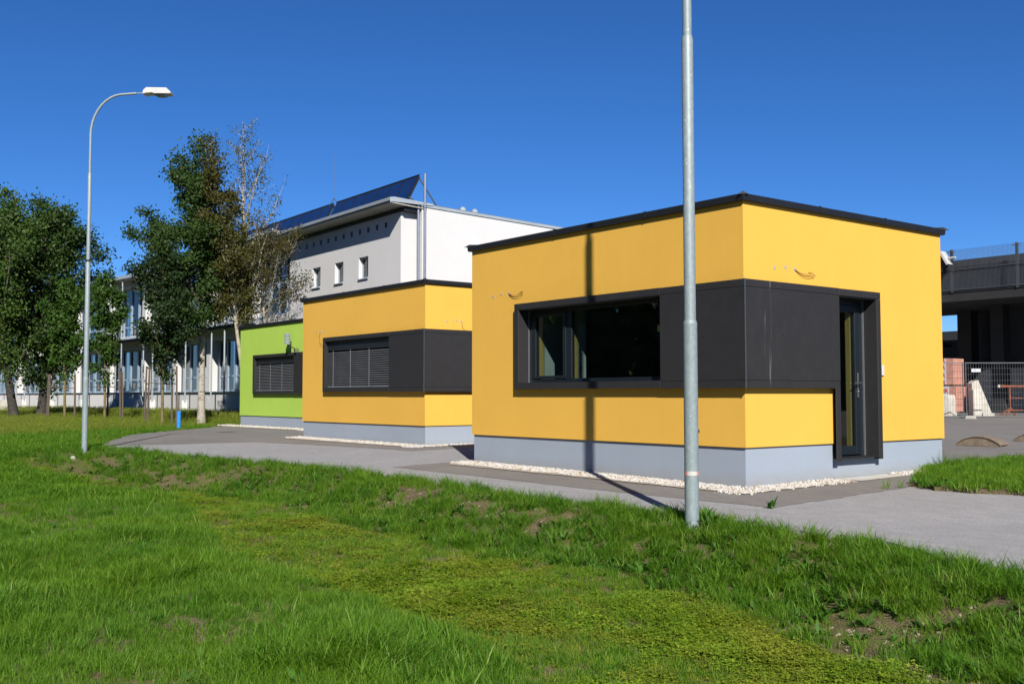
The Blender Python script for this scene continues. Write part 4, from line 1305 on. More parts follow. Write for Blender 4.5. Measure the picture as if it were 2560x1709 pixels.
m = MB(tfr); m.box(-0.28, 0.04, -0.55, -0.15, 0.40, 1.50); tag(m.build('concrete_block', MT['concrete_pale'], None, bevel=0.02), 'upright concrete block before the tall white wedge', 'concrete block')
m = MB(tfr); m.box(0.06, 0.52, -0.60, -0.16, 0.34, 0.58); tag(m.build('concrete_block', MT['concrete_pale'], None, bevel=0.02), 'low concrete block at the foot of the white wedge', 'concrete block')
# rusty trestle
TR = thing('trestle', tfr((1.45, -0.2, 0.4)), 'rusty steel trestle with splayed legs behind the site fence', 'trestle')
for nm, pts, r in (('top_beam', [(0.98, 0, 1.62), (2.9, 0, 1.60)], 0.05), ('upright', [(1.40, 0, 1.6), (1.41, 0, 0.60)], 0.032), ('upright', [(2.6, 0, 1.6), (2.6, 0, 0.60)], 0.032), ('cross_bar', [(1.4, 0, 1.16), (2.6, 0, 1.15)], 0.018), ('cross_bar', [(1.4, 0, 0.68), (2.6, 0, 0.66)], 0.025),
                  ('leg', [(1.42, 0, 0.78), (1.05, -0.3, 0.32)], 0.035), ('leg', [(1.42, 0, 0.78), (1.78, 0.2, 0.34)], 0.035), ('leg', [(1.36, 0, 0.72), (0.86, 0.2, 0.34)], 0.03), ('leg', [(2.6, 0, 0.78), (2.95, 0.2, 0.34)], 0.035), ('leg', [(2.6, 0, 0.78), (2.25, -0.3, 0.32)], 0.035)):
    MB(tfr).tube(pts, r, 6).build(nm, MT['rust'], TR)
for u in (0.96, 1.06, 1.14): MB(tfr).tube([(u, -0.05, 1.57), (u, -0.05, 1.68)], 0.05, 8).build('clamp', MT['tape_white' if u < 1 else 'rust'], TR)
# timber stack seen through the opening
TS = thing('timber_stack', (-21.5, 41.6, 0.5), 'dark stacked formwork timber under the deck behind the bricks', 'timber stack')
for z0, z1 in ((0.5, 1.9), (1.95, 3.80), (4.0, 4.66)):
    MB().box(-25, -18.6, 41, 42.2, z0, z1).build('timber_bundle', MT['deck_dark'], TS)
for x in (-24, -22.3, -20.75, -19.9, -19.25):
    MB().box(x, x+0.35, 41.02, 42.18, 3.802, 3.998).build('bearer', MT['deck_dark'], TS)
# half-round timber formers lying in the yard
def arch(cx, cy, ang, w, h, t, label):
    g0 = GY(cx, cy)+0.008
    ca, sa = math.cos(ang), math.sin(ang)
    fr = lambda q: (cx+q[0]*ca-q[1]*sa, cy+q[0]*sa+q[1]*ca, g0+q[2])
    A = thing('timber_former', (cx, cy, g0), label, 'timber former', 'half-round timber formers in the yard')
    N = 18
    arcp = [(-w/2+w*i/N, h*(1-((i/N-0.5)*2)**2)**0.75 if 0 < i < N else 0.02) for i in range(N+1)]
    for o in (-t/2, t/2-0.04):
        m = MB(fr); m.prism([(u, 0, 0.0) for u in (w/2, -w/2)] + [(u, 0, max(z, 0.01)) for u, z in arcp], (0, o, 0), (0, o+0.04, 0))
        m.build('side_board', MT['timber'], A)
    nb = 16
    for i in range(nb):
        u0, u1 = i/nb*N, (i+1)/nb*N
        def pt(f):
            k = min(int(f), N-1); g = f-k
            return (arcp[k][0]+(arcp[k+1][0]-arcp[k][0])*g, arcp[k][1]+(arcp[k+1][1]-arcp[k][1])*g)
        a_, b_ = pt(u0+0.06), pt(u1-0.06)
        m = MB(fr); m.prism([(a_[0], 0, a_[1]+0.002), (b_[0], 0, b_[1]+0.002), (b_[0], 0, b_[1]+0.022), (a_[0], 0, a_[1]+0.022)], (0, -t/2-0.02, 0), (0, t/2+0.02, 0))
        m.build('slat', MT['timber'], A)
arch(-2.42, 10.85, rad(8), 0.95, 0.19, 0.48, 'nearer half-round timber former lying on the dark yard')
arch(-2.15, 13.0, rad(8), 1.05, 0.20, 0.5, 'farther half-round timber former cut by the right frame edge')
st = MB(); zs_ = float(terrain(-13.95, -5.0)); st.tube([(-13.97, -5.02, zs_-0.02), (-13.95, -5.0, zs_+0.035), (-13.93, -4.98, zs_+0.075)], [0.06, 0.07, 0.025], 7)
tag(st.build('stone', MT['stone'], None), 'small pale stone in the grass by the left street lamp', 'stone')

# ------------------------------------------------------------------ trees
def make_tree(name, label, base, H, bark_m, leaf_m, n_leaf, leaf, prof, h0, nprim, seed, r0=0.13, lean=(0, 0), up=(0.5, 1.1), sec=7, spread=0.16, off=(0, 0), limb=None, top_leaf=True, nt=16, leafh0=0.0, clump=1.0, bark2=None, group='trees before the school', wob=0.05):
    rg = np.random.default_rng(seed)
    B = np.array([base[0], base[1], base[2]])
    T = thing(name, tuple(B), label, 'tree', group)
    tz = np.linspace(0, 1, nt)
    wx = np.cumsum(rg.normal(0, wob, nt))*0.5; wy = np.cumsum(rg.normal(0, wob, nt))*0.5
    wx[0] = wy[0] = 0
    tr = np.stack([B[0]+lean[0]*tz+wx*tz, B[1]+lean[1]*tz+wy*tz, B[2]-0.15+(H+0.15)*tz*0.985], -1)
    def trunk(t):
        f = t*(nt-1); k = min(int(f), nt-2); g = f-k
        return tr[k]*(1-g)+tr[k+1]*g
    rad_ = lambda t: r0*max(0.06, (1-t)**0.85)*(1+0.35*math.exp(-t*30))
    mb_ = MB(); mb2 = MB()
    mb_.tube([tuple(p) for p in tr], [rad_(t) for t in tz], 9)
    anchors, wts = [], []
    for i in range(nprim):
        t = h0+(0.985-h0)*((i+rg.uniform(0.2, 0.8))/nprim)
        az = i*2.39996+rg.normal(0, 0.35)
        u = (t-h0)/(1-h0)
        L = prof(u)*rg.uniform(0.72, 1.15)
        L *= 1 + (off[0]*math.cos(az)+off[1]*math.sin(az))
        if L < 0.12: continue
        el = rg.uniform(*up)
        p = trunk(t).copy(); d = np.array([math.cos(az)*math.cos(el), math.sin(az)*math.cos(el), math.sin(el)])
        pts = [p.copy()]
        ns = 6
        for s in range(ns):
            d = d+rg.normal(0, 0.10, 3)+np.array([0, 0, 0.06]); d /= np.linalg.norm(d)
            p = p+d*L/ns; pts.append(p.copy())
        rb = min(rad_(t)*0.62, 0.012+0.018*L)
        (mb2 if bark2 else mb_).tube([tuple(q) for q in pts], [max(0.006, rb*(1-s/ns*0.85)) for s in range(ns+1)], 5, caps=False)
        pts = np.array(pts)
        for k in range(int(max(2, sec*min(1.4, L/1.2)))):
            f = rg.uniform(0.22, 1.0)*ns; kk = min(int(f), ns-1)
            q = pts[kk]+(pts[kk+1]-pts[kk])*(f-kk)
            dd = (pts[min(kk+1, ns)]-pts[kk]); dd /= np.linalg.norm(dd)
            d2 = dd*0.7+rg.normal(0, 0.55, 3)+np.array([0, 0, 0.25]); d2 /= np.linalg.norm(d2)
            l2 = max(0.18, 0.34*L*rg.uniform(0.6, 1.2)*(1.15-0.5*f/ns))
            l2 = min(l2, 1.3)
            tw = [q]
            for s in range(3):
                d2 = d2+rg.normal(0, 0.14, 3)+np.array([0, 0, 0.05]); d2 /= np.linalg.norm(d2)
                tw.append(tw[-1]+d2*l2/3)
            (mb2 if bark2 else mb_).tube([tuple(x) for x in tw], [0.0075, 0.006, 0.004, 0.002], 3, caps=False)
            tw = np.array(tw)
            for s in range(3):
                w = l2*(0.5+s*0.5)
                if tw[s][2]-B[2] < leafh0*H: w *= 0.15
                anchors.append((tw[s], tw[s+1])); wts.append(w*rg.gamma(1.2*clump, 1/1.2/clump))
    if top_leaf:
        for s in range(int(nt*0.75), nt-1):
            anchors.append((tr[s], tr[s+1])); wts.append(0.25)
    tk = mb_.build('trunk', MT[bark_m], T, smooth=True)
    if bark2: mb2.build('limbs', MT[bark2], T, smooth=True)
    A0 = np.array([a for a, b in anchors]); A1 = np.array([b for a, b in anchors])
    w = np.array(wts); w /= w.sum()
    ix = rg.choice(len(w), n_leaf, p=w)
    g = rg.random((n_leaf, 1))
    C = A0[ix]*(1-g)+A1[ix]*g+rg.normal(0, spread, (n_leaf, 3))*np.array([1, 1, 0.8])
    C[:, 2] = np.maximum(C[:, 2], B[2]+0.3)
    lim = 10.0+0.0326*(-25.44-C[:, 0])
    C[:, 1] = np.where(C[:, 1] > lim, 2*lim-C[:, 1]-0.1, C[:, 1])
    N = rg.normal(0, 1, (n_leaf, 3)); N[:, 2] = np.abs(N[:, 2])*0.9; N /= np.linalg.norm(N, axis=1, keepdims=True)
    U = np.cross(N, rg.normal(0, 1, (n_leaf, 3))); U /= np.linalg.norm(U, axis=1, keepdims=True)
    W = np.cross(N, U)
    s = (leaf*rg.uniform(0.65, 1.3, (n_leaf, 1)))
    Vv = np.stack([C-U*s*0.5, C+W*s*0.40-U*s*0.08, C+U*s*0.62, C-W*s*0.40-U*s*0.08], 1).reshape(-1, 3)-B
    Ff = np.arange(n_leaf*4).reshape(-1, 4)
    val = np.clip(0.5+0.5*(rg.random(n_leaf)-0.5)+0.6*(rg.random(len(w))[ix]-0.5), 0, 1)
    npmesh('crown', Vv, Ff, MT[leaf_m], T, attr=val)
    return T
bump_prof = lambda R, pk, pw=1.0: (lambda u: R*(max(0.0, 1-abs((u-pk)/(pk if u < pk else 1-pk))**2.0))**0.6+0.10)
gb = lambda x, y: (x, y, float(terrain(x, y)))
make_tree('poplar_tree', 'big dense poplar with leaning dark trunk at the far left edge', gb(-49.3, 1.6), 10.7, 'bark_dark', 'leaf_poplar', 33000, 0.145, bump_prof(4.6, 0.42), 0.16, 46, 21, r0=0.24, lean=(-1.2, -1.6), spread=0.30, bark2='bark_limb', sec=8, clump=0.32)
make_tree('poplar_tree', 'big dense poplar with upright trunk and low boughs, second from the left', gb(-50.6, 3.2), 11.0, 'bark_dark', 'leaf_poplar', 35000, 0.145, bump_prof(3.7, 0.36), 0.10, 50, 22, r0=0.30, lean=(0.9, 0.7), spread=0.30, bark2='bark_limb', sec=8, clump=0.32, off=(-0.1, -0.1))
make_tree('young_tree', 'bright green young staked tree before the left poplars', gb(-43.4, 2.5), 6.6, 'bark_young', 'leaf_bright', 7500, 0.13, bump_prof(1.25, 0.35), 0.28, 30, 23, r0=0.07, spread=0.15, sec=5, group='young staked trees')
make_tree('young_tree', 'green young staked tree just right of the left lamp pole', gb(-38.1, 2.8), 6.6, 'bark_young', 'leaf_bright', 7500, 0.12, bump_prof(1.15, 0.35), 0.27, 30, 24, r0=0.06, spread=0.14, sec=5, group='young staked trees')
make_tree('young_tree', 'dark leaved young staked tree nearest the blue bollard', gb(-31.1, 2.9), 7.0, 'bark_young', 'leaf_dark', 13000, 0.11, bump_prof(1.5, 0.32), 0.25, 36, 25, r0=0.065, spread=0.15, sec=6, group='young staked trees')
make_tree('poplar_tree', 'pale trunked poplar with tall green crown left of the green building', gb(-31.66, 4.68), 12.0, 'bark_birch', 'leaf_poplar', 27000, 0.105, lambda u: 3.0*(1-u)**0.8*(0.6+0.4*min(1, u*4))+0.12, 0.30, 64, 26, r0=0.155, lean=(0.10, 0.0), spread=0.19, up=(0.35, 1.0), bark2='bark_limb', sec=8, clump=0.36, off=(-0.30, -0.40), wob=0.03)
make_tree('birch_tree', 'slender browning birch leaning out from behind the green building', gb(-30.35, 6.2), 11.6, 'bark_aspen', 'leaf_brown', 19000, 0.085, lambda u: 1.75*(1-u)**0.7*(0.5+0.5*min(1, u*5))+0.15, 0.34, 46, 27, r0=0.10, lean=(-0.05, -1.75), spread=0.15, up=(0.55, 1.1), sec=7, clump=0.6, wob=0.03)
make_tree('aspen_tree', 'tall thin leaved aspen with pale limbs behind the green building', gb(-32.4, 6.95), 13.0, 'bark_aspen', 'leaf_sparse', 5200, 0.07, lambda u: 3.3*(1-u)**0.65*(0.6+0.4*min(1, u*4))+0.2, 0.28, 30, 28, r0=0.15, lean=(0.25, -0.5), spread=0.12, up=(0.75, 1.15), sec=8, clump=0.7, off=(0.22, 0.25), wob=0.04)
make_tree('aspen_tree', 'low browning aspen filling the gap before the glazed bays', gb(-31.9, 7.4), 8.3, 'bark_aspen', 'leaf_brown', 10000, 0.07, lambda u: 2.7*(1-u)**0.6+0.2, 0.46, 30, 29, r0=0.07, spread=0.15, up=(0.3, 0.9), sec=9, clump=0.6, off=(0.25, -0.05))

# stakes round the young trees
def stakes(cx, cy, pts, h, label):
    z0 = float(terrain(cx, cy))
    S = thing('tree_stake_frame', (cx, cy, z0), label, 'tree stakes', 'stake frames of the young trees')
    for i, (dx, dy) in enumerate(pts):
        MB().tube([(cx+dx, cy+dy, z0-0.2), (cx+dx*0.93, cy+dy*0.93, z0+h)], [0.042, 0.037], 8).build('stake', MT['stake'], S, smooth=True)
    for (a_, b_) in zip(pts, pts[1:]):
        MB().tube([(cx+a_[0]*0.95, cy+a_[1]*0.95, z0+h*0.72), (cx+b_[0]*0.95, cy+b_[1]*0.95, z0+h*0.70)], 0.018, 6).build('cross_bar', MT['stake'], S)
q = lambda u, v: (0.6138*u-0.788*v, 0.7895*u+0.613*v)
stakes(-43.4, 2.5, [q(-0.95, 0.2), q(-0.7, -0.2), q(0.42, 0.2), q(0.62, -0.3)], 2.25, 'wooden stakes round the bright young tree at the left poplars')
stakes(-38.1, 2.8, [q(-0.72, -0.2), q(-0.05, 0.45), q(0.66, 0.1), q(0.92, -0.3)], 2.25, 'wooden stakes round the young tree right of the lamp pole')
stakes(-31.1, 2.9, [q(-0.72, 0.1), q(-0.48, -0.25), q(0.30, 0.25), q(0.62, -0.15)], 2.35, 'wooden stakes round the dark young tree near the bollard')

# woodland on the far side of the lawn (behind the photographer, first row mirrored in the panes, second added to block low sky)
def wood(label, a, b, n, seed, hr):
    rg = np.random.default_rng(seed)
    k = 34
    cc = np.linspace(0, 1, k)[:, None]*(np.array(b)-np.array(a))+np.array(a)+rg.normal(0, 3, (k, 2))
    hh = rg.uniform(*hr, k); rr = rg.uniform(3.0, 4.5, k)
    ix = rg.integers(0, k, n)
    d = rg.normal(0, 1, (n, 3)); d /= np.linalg.norm(d, axis=1, keepdims=True)
    C = np.stack([cc[ix, 0]+d[:, 0]*rr[ix], cc[ix, 1]+d[:, 1]*rr[ix], hh[ix]*0.5+d[:, 2]*hh[ix]*0.5], -1)
    N = rg.normal(0, 1, (n, 3)); N /= np.linalg.norm(N, axis=1, keepdims=True)
    U = np.cross(N, rg.normal(0, 1, (n, 3))); U /= np.linalg.norm(U, axis=1, keepdims=True)
    W = np.cross(N, U); s = rg.uniform(0.5, 1.1, (n, 1))
    Vv = np.stack([C-U*s, C+W*s*0.7, C+U*s, C-W*s*0.7], 1).reshape(-1, 3)
    o = npmesh('woodland', Vv, np.arange(n*4).reshape(-1, 4), MT['leaf_wood'], attr=rg.random(n))
    tag(o, label, 'woodland', kind='stuff')
wood('dark woodland edge beyond the lawn, mirrored in the window panes', (-95, -22), (-14, -62), 30000, 5, (12, 19))
wood('added unseen woodland screening the low sky behind the viewpoint and to its right', (-10, -64), (72, -38), 26000, 6, (15, 21))  # unseen trees added to cut the low sky's fill light

# ------------------------------------------------------------------ grass, clover and weeds
def vnoise(x, y, cell, seed):
    r = np.random.default_rng(seed).random((257, 257))
    u, v = np.asarray(x)/cell, np.asarray(y)/cell
    i, j = np.floor(u).astype(int), np.floor(v).astype(int)
    f, g = u-i, v-j
    f, g = f*f*(3-2*f), g*g*(3-2*g)
    i, j = i % 256, j % 256
    return (r[i, j]*(1-f)+r[i+1, j]*f)*(1-g)+(r[i, j+1]*(1-f)+r[i+1, j+1]*f)*g
def fbm(x, y, cell, seed):
    return 0.55*vnoise(x, y, cell, seed)+0.30*vnoise(x, y, cell/2.1, seed+1)+0.15*vnoise(x, y, cell/4.3, seed+2)

class Plant:
    def __init__(self): self.V, self.F, self.A = [], [], []
    def blade(self, base, az, L, w, bend, v, lean=0.2, seg=3, shape='grass', twist=0.0):
        b = np.array(base, float)
        h = np.array([math.cos(az), math.sin(az), 0]); s = np.array([-math.sin(az+twist), math.cos(az+twist), 0])
        n0 = len(self.V)
        p = b.copy(); th = lean
        for k in range(seg+1):
            u = k/seg
            if shape == 'grass': ww = w*(1-u**2.2)*(0.75+0.25*min(1, u*4))
            else: ww = w*(math.sin(math.pi*min(1.0, 0.10+u*0.92))**0.8)
            if k < seg:
                self.V += [tuple(p-s*ww/2), tuple(p+s*ww/2)]
            else:
                self.V.append(tuple(p))
            th = lean+bend*(u+0.5/seg)
            p = p+(h*math.sin(th)+np.array([0, 0, 1])*math.cos(th))*L/seg
        for k in range(seg-1):
            a = n0+2*k
            self.F.append((a, a+1, a+3, a+2)); self.A.append(v)
        a = n0+2*(seg-1)
        self.F.append((a, a+1, a+2)); self.A.append(v)
    def obj(self, name, mat):
        me = bpy.data.meshes.new(name)
        me.from_pydata(self.V, [], self.F)
        at = me.attributes.new('v', 'FLOAT', 'FACE')
        at.data.foreach_set('value', np.array(self.A, np.float32))
        me.materials.append(mat)
        return bpy.data.objects.new(name, me)

PR = random.Random(99)
def clump(n, r, L0, L1, w0, w1, bend0, bend1, lean1=0.5, seg=3):
    P = Plant()
    for i in range(n):
        a = PR.uniform(0, 6.283); d = r*math.sqrt(PR.random())
        P.blade((d*math.cos(a), d*math.sin(a), -0.01), PR.uniform(0, 6.283), PR.uniform(L0, L1), PR.uniform(w0, w1), PR.uniform(bend0, bend1), PR.random(), PR.uniform(0.0, lean1), seg, twist=PR.uniform(-0.6, 0.6))
    return P
def rosette(n, L0, L1, w, lean0, lean1):
    P = Plant()
    for i in range(n):
        P.blade((PR.gauss(0, 0.008), PR.gauss(0, 0.008), 0), 2.4*i+PR.uniform(-0.4, 0.4), PR.uniform(L0, L1), w*PR.uniform(0.7, 1.2), PR.uniform(0.2, 0.9), PR.random(), PR.uniform(lean0, lean1), 4, 'leaf')
    return P
def clover(n, r):
    P = Plant()
    for i in range(n):
        a = PR.uniform(0, 6.283); d = r*math.sqrt(PR.random()); z = PR.uniform(0.004, 0.038)
        c = (d*math.cos(a), d*math.sin(a), z); v = PR.random()
        s = PR.uniform(0.010, 0.019)
        rot = PR.uniform(0, 2)
        for k in range(3):
            P.blade(c, rot+2.094*k, s, s*0.9, 0.2, v, PR.uniform(1.0, 1.7), 2, 'leaf')
    for i in range(5):
        a = PR.uniform(0, 6.283); d = r*math.sqrt(PR.random())
        P.blade((d*math.cos(a), d*math.sin(a), 0), PR.uniform(0, 6.28), PR.uniform(0.04, 0.085), 0.0035, PR.uniform(0.2, 0.9), PR.random(), PR.uniform(0, 0.5), 2)
    return P
def seedgrass(n):
    P = clump(14, 0.10, 0.18, 0.36, 0.006, 0.010, 0.2, 0.9, 0.3)
    for i in range(n):
        a = PR.uniform(0, 6.283); b = (PR.gauss(0, 0.05), PR.gauss(0, 0.05), 0)
        L = PR.uniform(0.35, 0.6); le = PR.uniform(0.02, 0.2)
        P.blade(b, a, L, 0.004, 0.25, 0.9, le, 3)
        t = (b[0]+math.cos(a)*L*math.sin(le+0.12), b[1]+math.sin(a)*L*math.sin(le+0.12), L*0.93)
        for k in range(5): P.blade((t[0], t[1], t[2]-0.02*k), PR.uniform(0, 6.28), 0.05, 0.012, 0.3, 0.98, PR.uniform(0.2, 0.9), 2, 'leaf')
    return P
VAR = [  # index: prototype
    clump(30, 0.065, 0.07, 0.15, 0.0035, 0.0060, 0.3, 1.3).obj('grass_a', MT['grass']),
    clump(30, 0.070, 0.09, 0.19, 0.0040, 0.0065, 0.3, 1.5).obj('grass_b', MT['grass']),
    clump(46, 0.055, 0.13, 0.26, 0.0040, 0.0065, 0.5, 1.7, 0.6, 4).obj('tussock', MT['grass']),
    clover(46, 0.10).obj('clover_a', MT['grass_short']),
    clover(46, 0.11).obj('clover_b', MT['grass_short']),
    rosette(12, 0.07, 0.14, 0.026, 0.55, 1.35).obj('weed_a', MT['weed']),
    rosette(10, 0.09, 0.17, 0.036, 0.5, 1.25).obj('weed_b', MT['weed']),
    clump(16, 0.07, 0.06, 0.15, 0.0025, 0.0045, 0.5, 1.9, 1.1).obj('dry_a', MT['grass_dry']),
    clump(46, 0.15, 0.09, 0.19, 0.0080, 0.0140, 0.3, 1.3).obj('far_grass', MT['grass']),
    seedgrass(7).obj('meadow', MT['grass_meadow']),
    clump(50, 0.17, 0.10, 0.22, 0.008, 0.014, 0.3, 1.3).obj('far_meadow', MT['grass_meadow']),
    clump(9, 0.05, 0.14, 0.25, 0.007, 0.011, 0.6, 1.6, 0.6, 4).obj('broad_grass', MT['grass']),
    rosette(5, 0.03, 0.06, 0.022, 0.9, 1.4).obj('red_leaf', MT['leaf_red']),
    clump(34, 0.10, 0.03, 0.075, 0.003, 0.005, 0.2, 1.2, 0.7, 2).obj('low_grass', MT['grass_short']),
]
def scatter(name, pts, rots, scl, idx, label, cat):
    me = bpy.data.meshes.new(name)
    me.vertices.add(len(pts))
    me.vertices.foreach_set('co', np.asarray(pts, np.float32).ravel())
    for nm, ty, arr in (('rot', 'FLOAT_VECTOR', rots), ('scl', 'FLOAT', scl), ('idx', 'INT', idx)):
        a = me.attributes.new(nm, ty, 'POINT')
        a.data.foreach_set('vector' if ty == 'FLOAT_VECTOR' else 'value', np.asarray(arr, np.int32 if ty == 'INT' else np.float32).ravel())
    o = bpy.data.objects.new(name, me)
    COL.objects.link(o)
    ng = bpy.data.node_groups.new(name+'_scatter', 'GeometryNodeTree')
    ng.interface.new_socket('Geometry', in_out='INPUT', socket_type='NodeSocketGeometry')
    ng.interface.new_socket('Geometry', in_out='OUTPUT', socket_type='NodeSocketGeometry')
    N, Lk = ng.nodes, ng.links
    gi, go = N.new('NodeGroupInput'), N.new('NodeGroupOutput')
    def attr(nm, ty):
        n = N.new('GeometryNodeInputNamedAttribute'); n.data_type = ty; n.inputs['Name'].default_value = nm
        return next(s for s in n.outputs if s.enabled and s.name == 'Attribute')
    rt, sc_, ix = attr('rot', 'FLOAT_VECTOR'), attr('scl', 'FLOAT'), attr('idx', 'INT')
    er = N.new('FunctionNodeEulerToRotation'); Lk.new(rt, er.inputs[0])
    jn = N.new('GeometryNodeJoinGeometry')
    for k in sorted(set(int(i) for i in idx)):
        cm = N.new('FunctionNodeCompare'); cm.data_type = 'INT'; cm.operation = 'EQUAL'
        ins = [s for s in cm.inputs if s.enabled]
        Lk.new(ix, ins[0]); ins[1].default_value = k
        oi = N.new('GeometryNodeObjectInfo'); oi.inputs['Object'].default_value = VAR[k]
        oi.inputs['As Instance'].default_value = True
        ip = N.new('GeometryNodeInstanceOnPoints')
        Lk.new(gi.outputs[0], ip.inputs['Points']); Lk.new(cm.outputs[0], ip.inputs['Selection'])
        Lk.new(oi.outputs['Geometry'], ip.inputs['Instance'])
        Lk.new(er.outputs[0], ip.inputs['Rotation']); Lk.new(sc_, ip.inputs['Scale'])
        Lk.new(ip.outputs[0], jn.inputs[0])
    Lk.new(jn.outputs[0], go.inputs[0])
    md = o.modifiers.new('scatter', 'NODES'); md.node_group = ng
    return tag(o, label, cat, kind='stuff')

GR = np.random.default_rng(31)
def near_view(x, y, ang=33.0, dmax=95):
    dx, dy = x-CAM.x, y-CAM.y
    fd = dx*-math.sin(YAW)+dy*math.cos(YAW); ld = dx*math.cos(YAW)+dy*math.sin(YAW)
    return (fd > 3.2) & (np.abs(ld) < fd*math.tan(rad(ang))+0.6) & (fd < dmax), np.hypot(dx, dy)
def cand(x0, x1, y0, y1, dens):
    n = int((x1-x0)*(y1-y0)*dens)
    return GR.uniform(x0, x1, n), GR.uniform(y0, y1, n)
def emit(name, x, y, z, sc, ix, label, cat, tilt=0.12):
    n = len(x)
    rots = np.stack([GR.normal(0, tilt, n), GR.normal(0, tilt, n), GR.uniform(0, 6.283, n)], -1)
    scatter(name, np.stack([x, y, z], -1), rots, sc, ix, label, cat)

LAWN = {k: [] for k in 'xysi'}
def put(x, y, s, i):
    LAWN['x'].append(x); LAWN['y'].append(y); LAWN['s'].append(s); LAWN['i'].append(np.full(len(x), i) if np.isscalar(i) else i)
# --- foreground: swale, bank and long lawn
x, y = cand(-24, 9.5, -13, -1.9, 520)
ok, dist = near_view(x, y)
t = edge_y(x)-y + GR.normal(0, 0.05, len(x))
ok &= (t > -0.02)
keep = GR.random(len(x)) < np.clip((9.0/dist)**1.15, 0.16, 1.0)
ok &= keep
x, y, t, dist = x[ok], y[ok], t[ok], dist[ok]
w = sst(x, -17, -9.5)
nb = fbm(x, y, 1.6, 3); nf = fbm(x, y, 0.55, 8); nl = fbm(x, y, 2.6, 15)
tb = t + (nb-0.5)*1.5
is_bank = (tb < 1.75) & (w > 0.15)
is_sw = (~is_bank) & (t < mound_t(x)+1.1*(nl-0.5)+0.5*(nf-0.5)) & (w > 0.25)
is_mound = ~(is_bank | is_sw)
rnd = GR.random(len(x))
# long lawn on the near side
m_ = is_mound & (rnd < 0.62)
ii_ = np.where(GR.random(m_.sum()) < 0.5, 0, 1)
ii_ = np.where((nf[m_] > 0.60) & (GR.random(m_.sum()) < 0.40), 2, ii_)
ii_ = np.where(GR.random(m_.sum()) < 0.03+0.25*np.clip(nl[m_]-0.52, 0, 1), 7, ii_)
ii_ = np.where(GR.random(m_.sum()) < 0.018, 11, ii_)
ii_ = np.where(GR.random(m_.sum()) < 0.016, 5, ii_)
ii_ = np.where((dist[m_] > 17), 8, ii_)
put(x[m_], y[m_], np.clip(0.10+1.55*nb[m_]+GR.normal(0, 0.14, m_.sum()), 0.38, 1.6), ii_)
# clover and moss in the swale
m_ = is_sw & (rnd < 0.78)
r2 = GR.random(m_.sum())
dm = mound_t(x[m_])-t[m_]
gp = np.clip((nb[m_]-0.40)*2.4+0.10+0.5*np.exp(-np.maximum(dm, 0)/0.35)+0.4*np.exp(-np.maximum(tb[m_]-1.75, 0)/0.3), 0.08, 0.85)
ii_ = np.where(r2 < gp*0.5, 0, np.where(r2 < gp, 13, np.where(r2 < 0.62, 3, np.where(r2 < 0.88, 4, np.where(r2 < 0.94, 7, 13)))))
ii_ = np.where(GR.random(m_.sum()) < 0.006, 12, ii_)
ii_ = np.where(GR.random(m_.sum()) < 0.010, 5, ii_)
put(x[m_], y[m_], np.where(ii_ == 0, 0.40+0.35*gp, np.where(ii_ == 5, 0.6, np.where(ii_ == 7, 0.6, 1.0)))*GR.uniform(0.8, 1.25, m_.sum()), ii_)
# the rough bank: tussocks, weeds, bare patches
bare = sst(x, -1, 3.5)*0.15 + 0.28
edge = t < 0.45
dens_b = np.where(edge, 0.55, np.clip((nb-bare)*3.6, 0.04, 0.55))
m_ = is_bank & (rnd < dens_b)
r2 = GR.random(m_.sum())
wf = np.clip(0.06+2.6*(nf[m_]-0.46)+0.14*sst(x[m_], -2, 4), 0.03, 0.75)*np.where(edge[m_], 0.3, 1)
ii_ = np.where(r2 < wf, np.where(GR.random(m_.sum()) < 0.6, 5, 6), np.where(r2 < wf+0.30, 2, np.where(r2 < wf+0.40, 7, np.where(r2 < wf+0.66, 1, 0))))
ii_ = np.where(GR.random(m_.sum()) < 0.03, 11, ii_)
ii_ = np.where((GR.random(m_.sum()) < 0.006) & ~edge[m_], 12, ii_)
ss = GR.uniform(0.5, 1.2, m_.sum())*np.where((ii_ == 5) | (ii_ == 6), 0.8, 1.0)
put(x[m_], y[m_], ss, ii_)
m_ = is_bank & (~edge) & (rnd > 0.66+0.22*sst(x, -1, 3.5))
r2 = GR.random(m_.sum())
put(x[m_], y[m_], GR.uniform(0.5, 1.1, m_.sum()), np.where(r2 < 0.42, 13, np.where(r2 < 0.62, 7, np.where(r2 < 0.80, 5, 0))))
# --- middle and far lawn to the left
x, y = cand(-75, -16, -22, 14, 85)
ok, dist = near_view(x, y)
ok &= ~in_poly(x, y, ASPH_POLY) & ((x < -24) | (y > -3.95))
ok &= (y < 10.2+0.033*(-25.4-x)) & ~((x > -30.6) & (y > 4))
dl = np.clip((26/dist)**1.2, 0.25, 1.0)
ok &= GR.random(len(x)) < dl
x, y, dist = x[ok], y[ok], dist[ok]
nm = fbm(x, y, 5, 44)
mead = sst(x+y*0.6, -24, -30)+ (nm-0.5)*0.5 > 0.5
r2 = GR.random(len(x))
ii_ = np.where(mead, np.where(r2 < 0.42, 9, 10), np.where(r2 < 0.95, 8, 10))
near_b = mead & (y > 5.5)
ss = GR.uniform(0.75, 1.2, len(x))*np.where(mead, np.where(ii_ == 9, 0.62, 0.85), 0.85)*np.where(near_b, 1.5, 1)
put(x, y, ss, ii_)
X_ = np.concatenate(LAWN['x']); Y_ = np.concatenate(LAWN['y'])
emit('grass', X_, Y_, terrain(X_, Y_)-0.004, np.concatenate(LAWN['s']), np.concatenate(LAWN['i']), 'green lawn, clover swale and rough bank in front of the path', 'grass')
print('grass clumps', len(X_))
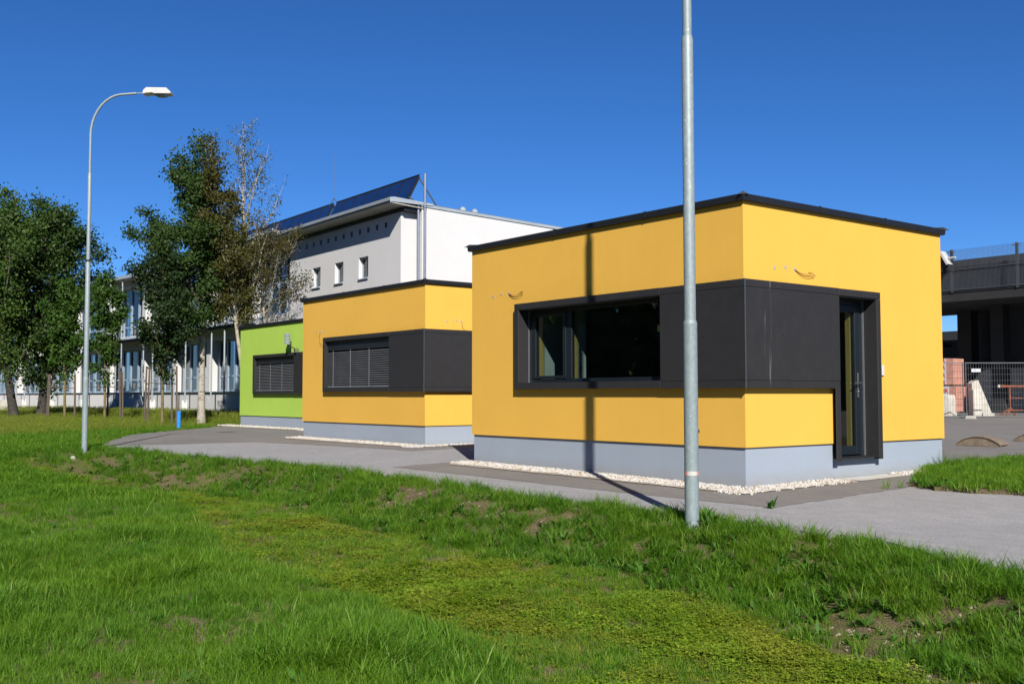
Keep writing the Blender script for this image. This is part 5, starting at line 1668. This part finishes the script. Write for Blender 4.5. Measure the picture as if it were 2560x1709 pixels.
# --- verge on the right
x, y = cand(-0.6, 20, 1.5, 18, 170)
ok, dist = near_view(x, y)
ok &= in_poly(x, y, ISLAND)
x, y, dist = x[ok]+GR.normal(0, 0.04, ok.sum()), y[ok]+GR.normal(0, 0.04, ok.sum()), dist[ok]
r2 = GR.random(len(x))
ii_ = np.where(r2 < 0.30, 0, np.where(r2 < 0.62, 1, np.where(r2 < 0.72, 2, np.where(r2 < 0.80, 5, np.where(r2 < 0.86, 7, 8)))))
emit('grass', x, y, isl_z(x, y)-0.003, GR.uniform(0.5, 1.05, len(x)), ii_, 'bright grass on the verge right of the nearest building', 'grass')
# --- separate weeds growing on the paving and at walls
def weed(px, py, kinds, label, zf=gz, cat='weed'):
    P = Plant()
    for (n, L0, L1, w, kind, r) in kinds:
        for i in range(n):
            a = PR.uniform(0, 6.283); d = r*math.sqrt(PR.random())
            P.blade((d*math.cos(a), d*math.sin(a), 0.0), 2.4*i+PR.uniform(-0.5, 0.5), PR.uniform(L0, L1), w*PR.uniform(0.7, 1.2), PR.uniform(0.2, 1.0), PR.random(), PR.uniform(0.1, 1.0 if kind == 'leaf' else 0.5), 4, kind)
    o = P.obj('weed_tuft', MT['weed' if kinds[0][4] == 'leaf' else 'grass'])
    COL.objects.link(o)
    o.location = (px, py, float(zf(px, py))+0.004)
    tag(o, label, cat)
weed(1.53, -1.42, [(16, 0.08, 0.19, 0.034, 'leaf', 0.05)], 'dandelion growing from the asphalt seam at the near building corner')
weed(1.20, 1.45, [(26, 0.08, 0.20, 0.006, 'grass', 0.05)], 'left of two small grass tufts in the asphalt seam')
weed(1.27, 1.72, [(22, 0.08, 0.22, 0.006, 'grass', 0.05)], 'right of two small grass tufts in the asphalt seam')
weed(0.18, 4.85, [(90, 0.18, 0.45, 0.008, 'grass', 0.22)], 'tall grass tuft at the right rear corner of the nearest building')
weed(-5.1, -0.10, [(4, 0.12, 0.2, 0.004, 'grass', 0.03)], 'thin grass stalks in the gravel by the nearest building', cat='weed')
weed(1.78, -2.72, [(40, 0.12, 0.30, 0.022, 'leaf', 0.10)], 'leafy weed hugging the right side of the tall lamp post', zf=terrain)

# loose pebbles on the bare parts of the bank
PB = []
rp = np.random.default_rng(77)
for k in range(900):
    px_ = rp.uniform(-6, 7.5); py_ = float(edge_y(px_)) - rp.uniform(0.15, 2.0)
    if fbm(np.array([px_]), np.array([py_]), 1.6, 3)[0] < 0.47: PB.append(((px_, py_), (0.02, 0), (0, -1), 0.05, 1))
rocks('pebbles', PB, 2600, 0.004, 0.011, MT['pebble'], 'small grey pebbles in the bare soil of the bank', 78, cat='pebbles', hump=0.0, zf=terrain, lift=0.004)
